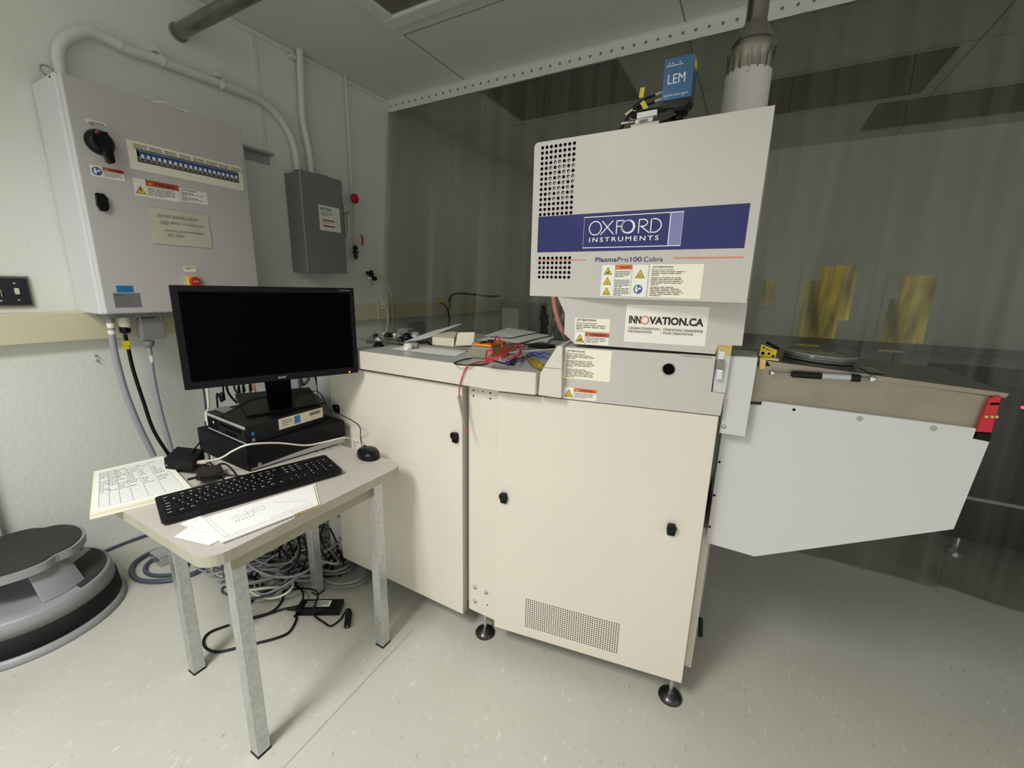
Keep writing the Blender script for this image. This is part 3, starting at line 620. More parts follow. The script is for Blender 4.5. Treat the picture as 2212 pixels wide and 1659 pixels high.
# short steel bracket left of the conduit
fq = FWL; p = fq.uv(528, 318); q = fq.uv(580, 345)
MB().box(XW, 1.50, 2.03, XW+.05, 1.675, 2.055, M['ltgrey']).box(XW, 1.50, 2.0, XW+.006, 1.675, 2.056, M['ltgrey'])
tag(MB().box(XW, 1.45, 2.045, XW+.06, 1.675, 2.058, M['ltgrey']).box(XW, 1.45, 2.0, XW+.008, 1.675, 2.046, M['ltgrey']).build('wall_bracket', bevel=.002), 'short grey steel bracket on wall between large cabinet and grey box', 'bracket')
# two wall screws
for (x, y) in ((206, 768), (209, 779)):
    q = FWL.hit(x, y); tag(MB().lathe(q, (1, 0, 0), [(.006, 0), (.006, .004), (.003, .008), (.003, .02)], M['zinc'], 12).build('wall_stud'), 'upper steel stud screwed in the wall left of hanging cables' if y < 772 else 'lower steel stud screwed in the wall left of hanging cables', 'screw', 'wall studs')
# power leads at the trunking
tt = thing('power_lead', (XW+.07, 2.45, 1.1), 'pale cord and plug in a trunking socket behind the machine', 'power cord')
MB().tube(P(FW(XW+.08), (824, 657), (832, 662), (837, 675), (838, 690), (833, 722)), .0042, M['cwhite'], 8).build('cord', tt)
q = FW(XW+.062).hit(826, 657); MB().lathe(q, (1, 0, 0), [(.012, 0), (.012, .02), (.006, .03)], M['cwhite'], 14).build('plug', tt)
tt = thing('power_lead', (XW+.07, 3.2, 1.0), 'black cord with yellow plug in the trunking behind the curtain', 'power cord')
MB().tube(P(FW(XW+.1), (952, 654), (962, 660), (969, 675), (971, 695), (966, 714)), .008, M['black'], 8).build('cord', tt)
q = FW(XW+.062).hit(947, 652); MB().lathe(q, (1, 0, 0), [(.016, 0), (.016, .025), (.008, .035)], M['yel'], 14).build('plug', tt)
a = FWL.rect(880, 695, 913, 722); tag(MB().box(XW, FWL.uv(880, 700)[0], FWL.uv(900, 722)[1], XW+.04, FWL.uv(913, 700)[0], FWL.uv(900, 695)[1], M['boxg']).build('socket_box', bevel=.003), 'small dark grey socket box low on the wall beneath the trunking', 'socket box')
b = MB().tube([FW(XW+.05).hit(x, y) for x, y in ((970, 668), (972, 645), (985, 634), (1020, 636), (1060, 640), (1078, 640))], .009, M['blackm'], 8); tag(b.build('black_hose'), 'dark hose looping over the trunking behind the curtain', 'hose')

# pipe below the ceiling
fy_ = 1.06; c1 = hz(385, 70, 2.5); c2 = hz(560, -30, 2.5)
tt = thing('overhead_pipe', (-2.2, c1.y, 2.5), 'bare metal pipe crossing under the ceiling at top left', 'pipe')
MB().tube([(XW+.004, c1.y, 2.5), (-1.0, c1.y+.0, 2.5)], .033, M['duct'], 24).build('pipe', tt)
MB().lathe((XW+.0, c1.y, 2.5), (1, 0, 0), [(.040, 0), (.040, .010), (.034, .012)], M['boxg'], 24).build('wall_collar', tt)

# curtain rail and vinyl strips
tt = thing('curtain_rail', (0, YCUR, ZC-.09), 'perforated white steel rail under the ceiling holding the clear curtain', 'curtain rail')
b = MB().box(XW+.004, YCUR-.004, ZC-.085, 3.3, YCUR, ZC-.001, M['mould']); fr_ = FX(YCUR-.004)
x = XW+.03
while x < 3.2: b.disc(fr_, x, ZC-.045, .0085, .0004, M['boxg'], 10); x += .0635
b.build('perforated_plate', tt)
def strip(x0, x1, k):
    b = MB(); nx, nz = 18, 26; vs = []; rr = random.Random(k)
    ph = rr.uniform(0, 6); am = rr.uniform(.002, .013); fq_ = rr.uniform(1.3, 2.6)
    if x0 < .30 < x1 or x0 < 1.0 < x1: am = .022
    for j in range(nz+1):
        for i in range(nx+1):
            a_, c_ = i/nx, j/nz; z = (ZC-.08)*(1-c_)+.012*c_
            y = YCUR+.012-.235*c_ + (.0 + am*min(1, c_*2.2))*math.sin(ph+a_*2*PI*fq_/1.6) + .02*c_*math.sin(ph*2+c_*5)
            e = .020*math.exp(-((a_-.0)/.05)**2)+.020*math.exp(-((a_-1)/.05)**2)
            vs.append((x0+(x1-x0)*a_, y-e*rr.choice((1, 1)), z))
    b.add(vs, [(j*(nx+1)+i, (j+1)*(nx+1)+i, (j+1)*(nx+1)+i+1, j*(nx+1)+i+1) for j in range(nz) for i in range(nx)], M['vinyl'], True)
    return b
xs = [XW+.02]; 
while xs[-1] < 2.6: xs.append(xs[-1]+.44)
for k in range(len(xs)-1):
    o = strip(xs[k]+.003, xs[k+1]-.003, k).build('curtain_strip')
    tag(o, 'clear vinyl curtain strip on the ceiling rail, %s from the left wall' % ('first second third fourth fifth sixth seventh eighth ninth tenth eleventh twelfth thirteenth'.split()[k]), 'curtain', 'clear vinyl curtain strips')

# ---------------------------------------------------------------- beyond the curtain
fr_ = FX(3.75)
a = fr_.rect(1078, 652, 1140, 742)
tt = thing('pale_equipment_rack', ((a[0]+a[2])/2, 4.0, 0), 'pale grey equipment rack behind the curtain, left of the machine hood', 'rack')
MB().box(a[0], 3.76, 0, a[2], 4.2, a[3], M['ltgrey']).build('frame', tt, bevel=.01)
MB().box(a[0]+.04, 3.745, .4, a[2]-.11, 3.76, a[3]-.06, M['sticker']).build('panel', tt, bevel=.004)
b = MB(); rr = random.Random(3)
tt = thing('vacuum_equipment', (-.9, 3.3, 0), 'dark jumble of vacuum fittings behind the curtain beside the machine', 'equipment')
q0 = hy(1145, 665, 3.3); q1 = hy(1218, 745, 3.3)
MB().box(q0.x, 3.3, 0, q1.x+.3, 3.8, q1.z+.03, M['darkeq']).build('base', tt)
for i in range(9):
    x = q0.x+(q1.x-q0.x)*rr.random(); h_ = rr.uniform(.1, .3)
    MB().lathe((x, 3.35+rr.random()*.3, q1.z+.03), (0, 0, 1), [(rr.uniform(.02, .05), 0), (.02, h_*.5), (rr.uniform(.02, .04), h_*.55), (.02, h_)], rr.choice([M['darkeq'], M['galv'], M['boxg']]), 12).build('fitting', tt)
# dark cabinet and bench at far right
tt = thing('dark_equipment_cabinet', (1.45, 3.0, 0), 'black equipment cabinet behind the curtain at the right edge', 'equipment cabinet')
MB().box(1.0, 2.75, .14, 2.2, 3.5, .93, M['darkeq']).build('body', tt, bevel=.01)
MB().box(1.0, 2.74, .36, 2.2, 2.75, .375, M['silver']).build('trim_rail', tt)
for x in (1.1, 2.0): MB().lathe((x, 2.85, 0), (0, 0, 1), [(.03, 0), (.03, .03), (.012, .035), (.012, .14)], M['galv'], 14).build('foot', tt)
MB().lathe(hy(2210, 880, 2.745), (0, -1, 0), [(.008, 0), (.006, .004)], mat('pink_led', (255, 80, 110), .4, emit=((255, 60, 90), 3)), 10).build('indicator_light', tt)

tt = thing('low_far_bench', (.5, 4.6, 0), 'long dark bench along the far wall behind the curtain', 'bench')
MB().box(-.3, 4.55, .885, 2.6, YF-.02, .90, M['boxg']).build('bench_top', tt, bevel=.004)
for x in (-.25, 1.1, 2.5): MB().box(x, 4.6, 0, x+.05, 4.65, .86, M['boxg']).build('leg', tt)
# ================================================================ THE PLASMA ETCHING MACHINE
mc = thing('plasma_etching_machine', (-.75, 1.5, 0), 'large cream plasma etching machine with a dark blue band across its upper hood', 'laboratory machine')
YC = 1.118; YL = 1.098; THD = math.radians(9.733)
FD = Frame((-.678, 1.129, 0), (math.cos(THD), math.sin(THD), 0), (0, 0, 1)); FC_ = FX(YC); FL = FX(YL)
def avg4(fr, tl, tr, br, bl, w=0):
    a, b_, c, d = [fr.uv(*p, w) for p in (tl, tr, br, bl)]
    return (a[0]+d[0])/2, (c[1]+d[1])/2, (b_[0]+c[0])/2, (a[1]+b_[1])/2
# left frame and body
b = MB().box(-1.50, 1.16, .12, -.80, 1.85, 1.0, M['cream']).build('left_cabinet', mc, bevel=.004)
b = MB().box(-1.60, 1.14, .10, -1.50, 1.165, 1.0, M['white']); b.build('frame_post', mc, bevel=.003)
for (x, y) in ((732, 1114), (736, 1162)):
    q = hy(x, y, 1.14); MB().lathe(q, (0, -1, 0), [(.010, 0), (.010, .002), (.007, .003), (.007, .006)], M['zinc'], 14).build('bolt', mc)
MB().box(-2.05, 1.45, .02, -1.56, 1.85, .62, M['darkeq']).build('pump_housing', mc, bevel=.01)
d1 = MB().box(-1.487, YC, .09, -.812, YC+.03, .992, M['cream']).build('left_door', mc, bevel=.004)
MB().box(-.8125, YC+.003, .092, -.811, YC+.029, .99, M['edge']).build('door_edge', d1)
def knob(fr, x, y, parent):
    u, v = fr.uv(x, y, .01); b = MB(); f2 = Frame(fr.pt(u, v), fr.U, fr.V)
    b.prism(f2, [(-.010, -.027), (.010, -.027), (.013, -.012), (.0125, 0), (.009, .009), (-.009, .009), (-.0125, 0), (-.013, -.012)], 0, .009, M['blackm'])
    b.lathe(f2.pt(0, 0), f2.N, [(.0125, .008), (.0125, .012), (.0140, .013), (.0140, .016), (.011, .018), (.005, .018), (.004, .016)], M['black'], 20)
    return b.build('quarter_turn_latch', parent, bevel=.001)
knob(FC_, 981, 941, d1); knob(FC_, 725, 880, d1)
# fixed bolted strip between the doors
FS = FX(1.142)
b = MB().box(-.80, 1.142, .105, -.676, 1.17, .998, M['cream']); st = b.build('centre_strip', mc, bevel=.002)
for (x, y) in ((1027, 1268), (1051, 1279), (1027, 1298)):
    q = FS.hit(x, y); MB().lathe(q, (0, -1, 0), [(.0075, 0), (.0075, .002), (.0058, .003), (.0055, .006), (.0001, .006)], M['zinc'], 14).build('bolt', st)
b = MB()
for (x, y, r_) in ((1053, 1307, .003), (1023, 843, .0032), (1023, 855, .0032), (1043, 846, .0024), (1059, 849, .0032), (1059, 861, .0032)):
    u, v = FS.uv(x, y); b.disc(FS, u, v, r_, .0006, M['dark'], 10)
b.build('screw_holes', st)
MB().box(-.83, 1.168, .30, -.795, 1.2, .93, M['edge']).build('door_gap_plate', mc)
# main door
du, dz = .651, .989
md = MB().fbox(FD, 0, .09, du, dz, -.024, 0, M['cream']).build('main_door', mc, bevel=.003)
knob(FD, 1087, 1072, md); knob(FD, 1451, 1140, md)
u0, v0, u1, v1 = avg4(FD, (1137, 1295), (1337, 1348), (1332, 1409), (1135, 1353))
b = MB()
for i in range(42):
    for j in range(15): b.disc(FD, u0+(u1-u0)*i/41, v0+(v1-v0)*j/14, .0024, .0005, M['dark'], 6)
b.build('ventilation_holes', md)
# core body behind the doors
def fdx(u, w): q = FD.pt(u, 0, w); return (q.x, q.y)
b = MB(); FT = FZ(0)
b.prism(FT, [fdx(.02, -.03), fdx(du-.012, -.03), (-.045, 1.85), (-.79, 1.85), (-.79, 1.185)], .11, .985, M['grey']); b.build('lower_body', mc)
q0 = hy(1510, 1190, 1.33); MB().box(-.040, 1.33, .075, -.018, 1.85, .60, M['cream']).build('side_panel', mc, bevel=.004)
MB().tube([(-.012, 1.45, .19), (-.008, 1.44, .17), (-.004, 1.43, .13)], .008, M['black'], 8).build('side_catch', mc)
# raised top cover of the left part (bent front edge)
ub, vb = FL.uv(1085, 799); c_, s_ = math.cos(THD), math.sin(THD)
n9 = Frame((ub, YL, 0), (c_, s_, 0), (0, 0, 1)); ue = n9.uv(1158, 807)[0]
pe = n9.pt(ue, 0)
tc_ = MB().prism(FZ(0), [(-1.34, YL), (ub, YL), (pe.x, pe.y), (pe.x, 1.9), (-1.34, 1.9)], 1.003, 1.072, M['top'], mat('cover_cream_paint', (216, 212, 198), .42, bump=.12, bscale=420)).build('top_cover', mc, bevel=.003)
ZT = 1.072
# chamber base: chamfered end block and body
w9 = .004
wb = .032
blk = [FD.uv(*p, wb) for p in ((1163, 853), (1212, 860), (1214, 748), (1204, 747), (1167, 806))]
b = MB().prism(FD, blk, -.30, wb, MATS['cover_cream_paint']); o = b.build('end_block', mc, bevel=.002)
a = FD.uv(1170, 796, wb); c = FD.uv(1213, 797, wb); MB().frect(FD, a[0], c[1]-.0008, c[0], c[1]+.0008, wb+.0006, M['seam']).build('joint_line', o)
body = [FD.uv(*p, w9) for p in ((1215, 861), (1556, 898), (1565, 851), (1536, 847), (1546, 770), (1220, 749))]
cb = MB().prism(FD, body, -.42, w9, M['grey']).build('chamber_base', mc, bevel=.002)
u, v = FD.uv(1444, 798, w9); f2 = Frame(FD.pt(u, v, w9), FD.U, FD.V)
b = MB().lathe(f2.pt(0, 0, 0), f2.N, [(.0195, .0002), (.0188, .0012), (.0165, .0014), (.0165, .0006)], M['silver'], 28, caps=False); b.disc(f2, .001, .0015, .0162, .0012, M['dark'], 28); b.build('viewport', cb)
a = FD.rect(1470, 764, 1536, 771, w9); MB().fbox(FD, a[0], a[1], a[2], a[3], w9, w9+.006, M['grey']).build('hinge_tab', cb, bevel=.001)
# mid section under the hood
wm = .010
mid = [FD.uv(*p, wm) for p in ((1204, 640), (1220, 676), (1219, 721), (1242, 743), (1545, 765), (1551, 745), (1603, 747), (1615, 650))]
ms_ = MB().prism(FD, mid, -.50, wm, M['grey']).build('chamber_lid', mc, bevel=.002)
u0, v0, u1, v1 = avg4(FD, (1353, 659), (1531, 661), (1525, 746), (1348, 740), wm); f2 = FD.shift(wm)
b = MB().fbox(f2, u0, v0, u1, v1, 0, .0009, M['sticker']); W_, H_ = u1-u0, v1-v0; wt = .0013
b.text(f2, 'INN', u0+.045*W_, v1-.50*H_, .205*H_, M['ink'], wt, width=.150*W_, bold=.045)
for k in range(4): b.ribbon(f2, [(u0+W_*.245+.002*math.cos(k*2)*.3+math.cos(t*PI/12)*(.098+.007*(k % 2))*H_*(1+.04*math.sin(t+k)), v1-.40*H_+math.sin(t*PI/12)*.100*H_*(1+.05*math.cos(t*2+k))) for t in range(24)], .0022, wt+.0001*k, M['redo'] if k < 3 else M['coral'], True)
b.text(f2, 'VATION.CA', u0+.30*W_, v1-.50*H_, .205*H_, M['ink'], wt, width=.655*W_, bold=.045)
b.text(f2, 'CANADA FOUNDATION', u0+.045*W_, v1-.655*H_, .065*H_, M['ink'], wt, width=.39*W_, bold=.015); b.text(f2, 'FOR INNOVATION', u0+.045*W_, v1-.745*H_, .065*H_, M['ink'], wt, width=.30*W_, bold=.015)
b.text(f2, 'FONDATION CANADIENNE', u0+.485*W_, v1-.655*H_, .065*H_, M['ink'], wt, width=.47*W_, bold=.015); b.text(f2, "POUR L'INNOVATION", u0+.485*W_, v1-.745*H_, .065*H_, M['ink'], wt, width=.36*W_, bold=.015)
b.frect(f2, u0+.455*W_, v1-.77*H_, u0+.458*W_, v1-.58*H_, wt, M['inkg'])
b.build('sponsor_plate', ms_)
fm = FD.shift(wm)
para_label(fm, *avg4(FD, (1243, 686), (1319, 690), (1316, 718), (1241, 714), wm), (('Point de pincement', 3),), ms_, tw=.95)
warn_label(fm, *avg4(FD, (1242, 716), (1316, 721), (1314, 747), (1241, 741), wm), 'hand', ms_, m=M['redo'])
fb9 = FD.shift(w9)
para_label(fb9, *avg4(FD, (1220, 752), (1322, 758), (1317, 825), (1218, 817), w9), (('Point de pincement', 3), ("Emission d'ondes UV et RF", 4), ('Surface très chaude', 5)), cb, tw=.66)
warn_label(fb9, *avg4(FD, (1218, 836), (1290, 842), (1287, 865), (1218, 860), w9), 'heat', cb, nbars=5)
# latch column
wl = -.004
pl = [FD.uv(*p, wl) for p in ((1539, 846), (1566, 849), (1578, 769), (1547, 768))]
lp = MB().prism(FD, pl, -.03, wl, M['white']).build('latch_plate', mc)
pl = [FD.uv(*p, wl) for p in ((1547, 769), (1578, 769), (1582, 745), (1551, 744))]; MB().prism(FD, pl, -.03, wl+.001, M['gold']).build('latch_keeper', mc)
b = MB(); fl2 = FD.shift(wl)
u0, v0, u1, v1 = avg4(FD, (1553, 757), (1567, 757), (1563, 777), (1548, 777), wl); b.fbox(fl2, u0, v0, u1, v1, .001, .006, M['chrome'])
u0, v0, u1, v1 = avg4(FD, (1548, 776), (1564, 776), (1562, 798), (1545, 798), wl); b.fbox(fl2, u0, v0, u1, v1, .001, .012, M['steel'])
u0, v0, u1, v1 = avg4(FD, (1546, 797), (1561, 797), (1558, 818), (1544, 818), wl); b.fbox(fl2, u0+.001, v0, u1-.001, v1, .004, .016, M['chrome']); b.build('toggle_latch', mc, bevel=.002)

# hood
YH = 1.15; FH = FX(YH)
hx0, hx1, hz0, hz1 = -.583, -.0095, 1.297, 1.713
rc = .010
outl = [(hx0, hz0), (hx1, hz0), (hx1, hz1), (hx0+rc, hz1), (hx0+.003, hz1-.003), (hx0, hz1-rc)]
hd_ = MB().prism(FH, outl, -.60, 0, M['grey']).build('hood', mc, bevel=.003)
b = MB()
def grid(pa, pb, pc, pd, nx, ny):
    A, B_, C_, D = [FH.uv(*p) for p in (pa, pb, pc, pd)]
    uL, uR = (A[0]+D[0])/2, (B_[0]+C_[0])/2; vT, vB = (A[1]+B_[1])/2, (C_[1]+D[1])/2
    for i in range(nx):
        for j in range(ny):
            u, v = uL+(uR-uL)*i/(nx-1), vT+(vB-vT)*j/(ny-1); b.disc(FH, u, v, .0044, .0006, M['dark'], 12)
            if ny > 6 and 3 <= j <= 10 and 2 <= i and (i*7+j*3) % 5 < 3: b.disc(FH, u+.001, v-.001, .0026, .0008, M['edge'], 8)
grid((1172, 320), (1240.7, 309), (1233.6, 459.6), (1167.5, 463.6), 8, 14); b.build('ventilation_holes', hd_); b = MB(); grid((1166, 558), (1230.7, 556.7), (1228.5, 598.7), (1165, 598.7), 8, 5)
b.build('ventilation_holes', hd_)
u0, v0, u1, v1 = avg4(FH, (1163, 470), (1621, 437), (1608, 535), (1161, 546))
b = MB().frect(FH, u0, v0, u1, v1, .0006, M['blue']); W_, H_ = u1-u0, v1-v0
l0, m0, l1, m1 = avg4(FH, (1263, 470), (1477, 457), (1470, 530), (1259, 536)); ul = FH.uv(1446, 495)[0]; wd = .0022; w1 = .0010
b.ribbon(FH, [(l0, m0), (l1, m0), (l1, m1), (l0, m1)], wd, w1, M['wtext'], True); b.frect(FH, ul, m0, l1, m1, .0008, M['lilac']); b.frect(FH, ul-.0011, m0, ul+.0011, m1, w1, M['wtext'])
ox0 = FH.uv(1273, 490)[0]; ox1 = FH.uv(1429, 487)[0]; ov1 = (FH.uv(1290, 478)[1]+FH.uv(1415, 472)[1])/2; ov0 = (FH.uv(1290, 508)[1]+FH.uv(1412, 502)[1])/2
h_ = ov1-ov0; lw = .0027; LW = ox1-ox0
def ell(cx, cy, rx, ry, n=40, a0=0, a1=2*PI): return [(cx+rx*math.cos(a0+(a1-a0)*i/n), cy+ry*math.sin(a0+(a1-a0)*i/n)) for i in range(n)]
cyo = (ov0+ov1)/2
b.ribbon(FH, ell(ox0+.092*LW, cyo, .088*LW, h_*.5), lw, w1, M['wtext'], True)
b.ribbon(FH, [(ox0+.175*LW, ov0), (ox0+.345*LW, ov1)], lw, w1, M['wtext']); b.ribbon(FH, [(ox0+.19*LW, ov1), (ox0+.36*LW, ov0)], lw, w1+.0002, M['wtext'])
b.ribbon(FH, [(ox0+.40*LW, ov0), (ox0+.40*LW, ov1)], lw, w1, M['wtext']); b.ribbon(FH, [(ox0+.395*LW, ov1-.0012), (ox0+.50*LW, ov1-.0012)], lw, w1+.0002, M['wtext']); b.ribbon(FH, [(ox0+.395*LW, cyo+.002), (ox0+.48*LW, cyo+.002)], lw, w1+.0002, M['wtext'])
b.disc(FH, ox0+.565*LW, cyo, .090*LW, w1, M['wtext'], 40, h_*.5); b.disc(FH, ox0+.555*LW, cyo+.001, .074*LW, w1+.0002, M['blue'], 40, h_*.41); b.ribbon(FH, ell(ox0+.545*LW, cyo, .083*LW, h_*.46), .001, w1+.0003, M['wtext'], True)
b.ribbon(FH, [(ox0+.705*LW, ov0), (ox0+.705*LW, ov1)], lw, w1, M['wtext']); b.ribbon(FH, [(ox0+.70*LW, ov1-.0012), (ox0+.755*LW, ov1-.0012)]+ell(ox0+.755*LW, ov1-h_*.27, .062*LW, h_*.24, 12, PI/2, -PI/2)+[(ox0+.72*LW, ov1-h_*.53)], lw, w1+.0002, M['wtext']); b.ribbon(FH, [(ox0+.74*LW, ov0+h_*.47), (ox0+.85*LW, ov0)], lw, w1+.0004, M['wtext'])
b.ribbon(FH, [(ox0+.865*LW, ov0+.0012), (ox0+.865*LW, ov1-.0012)]+[(ox0+.90*LW, ov1-.0012)]+ell(ox0+.90*LW, cyo, .098*LW, h_*.48, 16, PI/2, -PI/2)+[(ox0+.865*LW, ov0+.0012)], lw, w1+.0002, M['wtext'])
iv1 = (FH.uv(1275, 513)[1]+FH.uv(1424, 509)[1])/2; iv0 = (FH.uv(1275, 523)[1]+FH.uv(1424, 519)[1])/2
b.text(FH, 'INSTRUMENTS', ox0+.002, iv0, iv1-iv0, M['wtext'], w1, width=LW-.006, bold=.012, space=1.35)
b.build('logo_band', hd_)
b = MB(); v = (FH.uv(1160, 562)[1]+FH.uv(1266, 562)[1])/2; b.frect(FH, FH.uv(1161, 562)[0], v-.0011, FH.uv(1266, 562)[0], v+.0011, .0010, M['coral'])
v = (FH.uv(1455, 558)[1]+FH.uv(1605, 555)[1])/2; b.frect(FH, FH.uv(1455, 558)[0], v-.0015, FH.uv(1605, 556)[0], v+.0015, .0010, M['coral'])
tu = FH.uv(1287, 566); tv = FH.uv(1287, 556); hh_ = tv[1]-tu[1]
for s_, x0, x1, bd in (('Plasma', 1286, 1332.5, .014), ('Pro', 1334, 1357, .0), ('100', 1361, 1386, .012), ('Cobra', 1390, 1431, 0)):
    a0 = FH.uv(x0, 567)[0]; a1 = FH.uv(x1, 567)[0]; b.text(FH, s_, a0, tu[1]-(0 if s_ != 'Pro' else 0), hh_, M['navy'], .0010, width=a1-a0, bold=bd)
b.build('model_lettering', hd_)
u0, v0, u1, v1 = avg4(FH, (1300, 573), (1401, 571), (1396, 641), (1297, 640)); W_, H_ = u1-u0, v1-v0
b = MB().frect(FH, u0, v0, u1, v1, .0006, M['sticker']); w1 = .0009
for k, sy in enumerate(('hand', 'dot', 'heat')): tri(b, FH, u0+.14*W_, v1-H_*(.31+.325*k), .185*W_, w1, sy)
b.frect(FH, u0+.30*W_, v1-.15*H_, u0+.665*W_, v1, w1, M['orange']); b.text(FH, 'WARNING', u0+.39*W_, v1-.105*H_, .06*H_, M['ink'], w1+.0003, width=.24*W_, bold=.02); tri(b, FH, u0+.345*W_, v1-.12*H_, .06*W_, w1+.0003)
for k, nn in enumerate((3, 4, 4)): bars(b, FH, u0+.31*W_, v1-H_*(.2+.27*k), u0+.65*W_, nn+1, .052*H_, .026*H_, w1, M['inkg'])
for uu in (.30, .665): b.frect(FH, u0+uu*W_-.0003, v0, u0+uu*W_+.0003, v1, w1+.0001, M['inkg'])
tri(b, FH, u0+.84*W_, v1-.41*H_, .20*W_, w1, 'rays'); bluedisc(b, FH, u0+.82*W_, v0+.24*H_, .095*W_, w1); b.build('warning_label', hd_)
para_label(FH, *avg4(FH, (1404, 571), (1521, 570), (1513, 647), (1399, 642)), (('Point de pincement', 3), ("Emission d'ondes UV et RF", 4), ('Surface très chaude', 5)), hd_, tw=.68)

# cover tab right of the chamber
YT = 1.262; FTb = FX(YT)
tab = [FTb.uv(*p) for p in ((1574, 769), (1637, 773), (1609, 943), (1554, 935), (1560, 899))]
o = MB().prism(FTb, tab, -.02, 0, M['white']).build('side_cover', mc, bevel=.002)
q = hy(1574, 769, YT); q2 = hy(1637, 773, YT); MB().box(q.x+.001, YT+.001, (q.z+q2.z)/2-.02, q2.x-.001, YT+.15, (q.z+q2.z)/2-.0005, M['top']).build('side_cover_top', mc)
q = FTb.hit(1564, 921); MB().lathe(q, (0, -1, 0), [(.006, 0), (.006, .002), (.003, .003)], M['zinc'], 14).build('screw', o)
# load lock
YS = 1.30; FS2 = FX(YS)
YS0 = YS+.012; FSt = FX(YS0)
bod = [FSt.uv(*p) for p in ((1600, 789), (1666, 791), (2146, 857), (2150, 863), (2109, 927), (1649, 869), (1600, 866))]
o = MB().prism(FSt, bod, -.40, 0, M['steel']).build('load_lock_body', mc, bevel=.0015)
lid_ = [FSt.uv(*p, .003) for p in ((1656, 779), (2180, 850), (2172, 859), (1666, 793))]
zl = [FSt.uv(1656, 779, .003)[1], FSt.uv(2180, 850, .003)[1]]
ll = MB().prism(FSt, lid_, -.36, .003, M['lidt'], M['lidt']); ll.prism(FSt, lid_, -.001, .0035, M['steel']); ll = ll.build('load_lock_lid', mc, bevel=.001)
a = FSt.rect(1638, 775, 1656, 797); MB().fbox(FSt, FSt.uv(1640, 780)[0], FSt.uv(1640, 797)[1], FSt.uv(1655, 780)[0], FSt.uv(1655, 776)[1], 0, .008, M['gold']).build('hinge', mc, bevel=.002)
sk = [FS2.uv(*p) for p in ((1622, 874), (1644, 876), (1647, 867), (2109, 926), (2101, 948), (2137, 955), (2060, 1143), (1630, 1202), (1525, 1172), (1560, 930), (1600, 900))]
sk_ = MB().prism(FS2, sk, -.30, 0, M['white']).build('load_lock_skirt', mc, bevel=.002)
for (x, y) in ((1857, 904), (2016, 925)):
    q = FS2.hit(x, y); MB().lathe(q, (0, -1, 0), [(.0065, 0), (.006, .002), (.003, .003), (.0028, .001)], M['zinc'], 14).build('screw', sk_)
for (x, y) in ((1715, 885), (1554, 998), (1543, 1070), (1533, 1138)):
    q = FS2.hit(x, y); MB().lathe(q, (0, -1, 0), [(.0035, -.001), (.0035, .0006)], M['dark'], 12).build('screw_hole', sk_)
il = [FSt.uv(*p, .02) for p in ((2143, 862), (2168, 857), (2145, 936), (2112, 935))]
it_ = MB().prism(FSt, il, -.03, .012, M['red']).build('interlock_switch', mc, bevel=.002)
qq = [FSt.uv(*p, .013) for p in ((2141, 870), (2160, 870), (2158, 875), (2139, 875))]; MB().flat(FSt, qq, .0125, M['dark']).build('slot', it_)
for x in (2130, 2142, 2152):
    q = FSt.hit(x, 900, .014); MB().lathe(q+Vector((0, .003, 0)), (0, -1, 0), [(.004, 0), (.003, .006)], M['gold'], 10).build('screw', it_)
ib_ = [FSt.uv(*p, .0) for p in ((2109, 934), (2140, 936), (2134, 954), (2101, 948))]; MB().prism(FSt, ib_, -.1, .006, M['blackm']).build('interlock_bracket', mc)
fg2 = FSt.shift(.016)
A_ = fg2.hit(1668, 806); B_ = fg2.hit(1884, 819); dv = B_-A_
gs = MB(); L_ = lambda t: A_+dv*t
gs.sphere(A_, .0075, M['chrome']); gs.tube([L_(.01), L_(.20)], .0025, M['steel'], 10, smooth=False); gs.tube([L_(.20), L_(.23)], .006, M['black'], 14, smooth=False)
gs.tube([L_(.22), L_(.52)], .0085, M['black'], 16, smooth=False); gs.tube([L_(.52), L_(.80)], .0083, M['silver'], 16, smooth=False); gs.tube([L_(.80), L_(.89)], .0092, M['black'], 16, smooth=False); gs.tube([L_(.89), L_(.99)], .003, M['steel'], 10, smooth=False); gs.sphere(B_, .0085, M['chrome'])
gs.lathe(A_, (0, 1, 0), [(.003, 0), (.003, .015)], M['steel'], 8); gs.lathe(B_, (0, 1, 0), [(.003, 0), (.003, .015)], M['steel'], 8)
plabel(gs.build('gas_spring', mc), 'black and silver gas spring with ball ends')
# levelling feet
for (x, y) in ((1048, 1361), (1448, 1498)):
    q = hz(x, y, .012); q.z = 0
    MB().lathe(q, (0, 0, 1), [(.038, 0), (.0385, .004), (.036, .009), (.027, .017), (.014, .023), (.010, .026), (.0095, .03), (.0001, .03)], M['foot'], 32).lathe(q, (0, 0, 1), [(.006, .028), (.006, .115)], M['galv'], 12).lathe(q, (0, 0, 1), [(.011, .085), (.011, .1)], M['galv'], 6).build('levelling_foot', mc)
for (x, y) in ((-.72, 1.75), (-.12, 1.75), (-1.42, 1.3), (-1.42, 1.75)):
    MB().lathe((x, y, 0), (0, 0, 1), [(.038, 0), (.0385, .004), (.036, .009), (.014, .023), (.006, .028), (.006, .12)], M['foot'], 20).build('levelling_foot', mc)

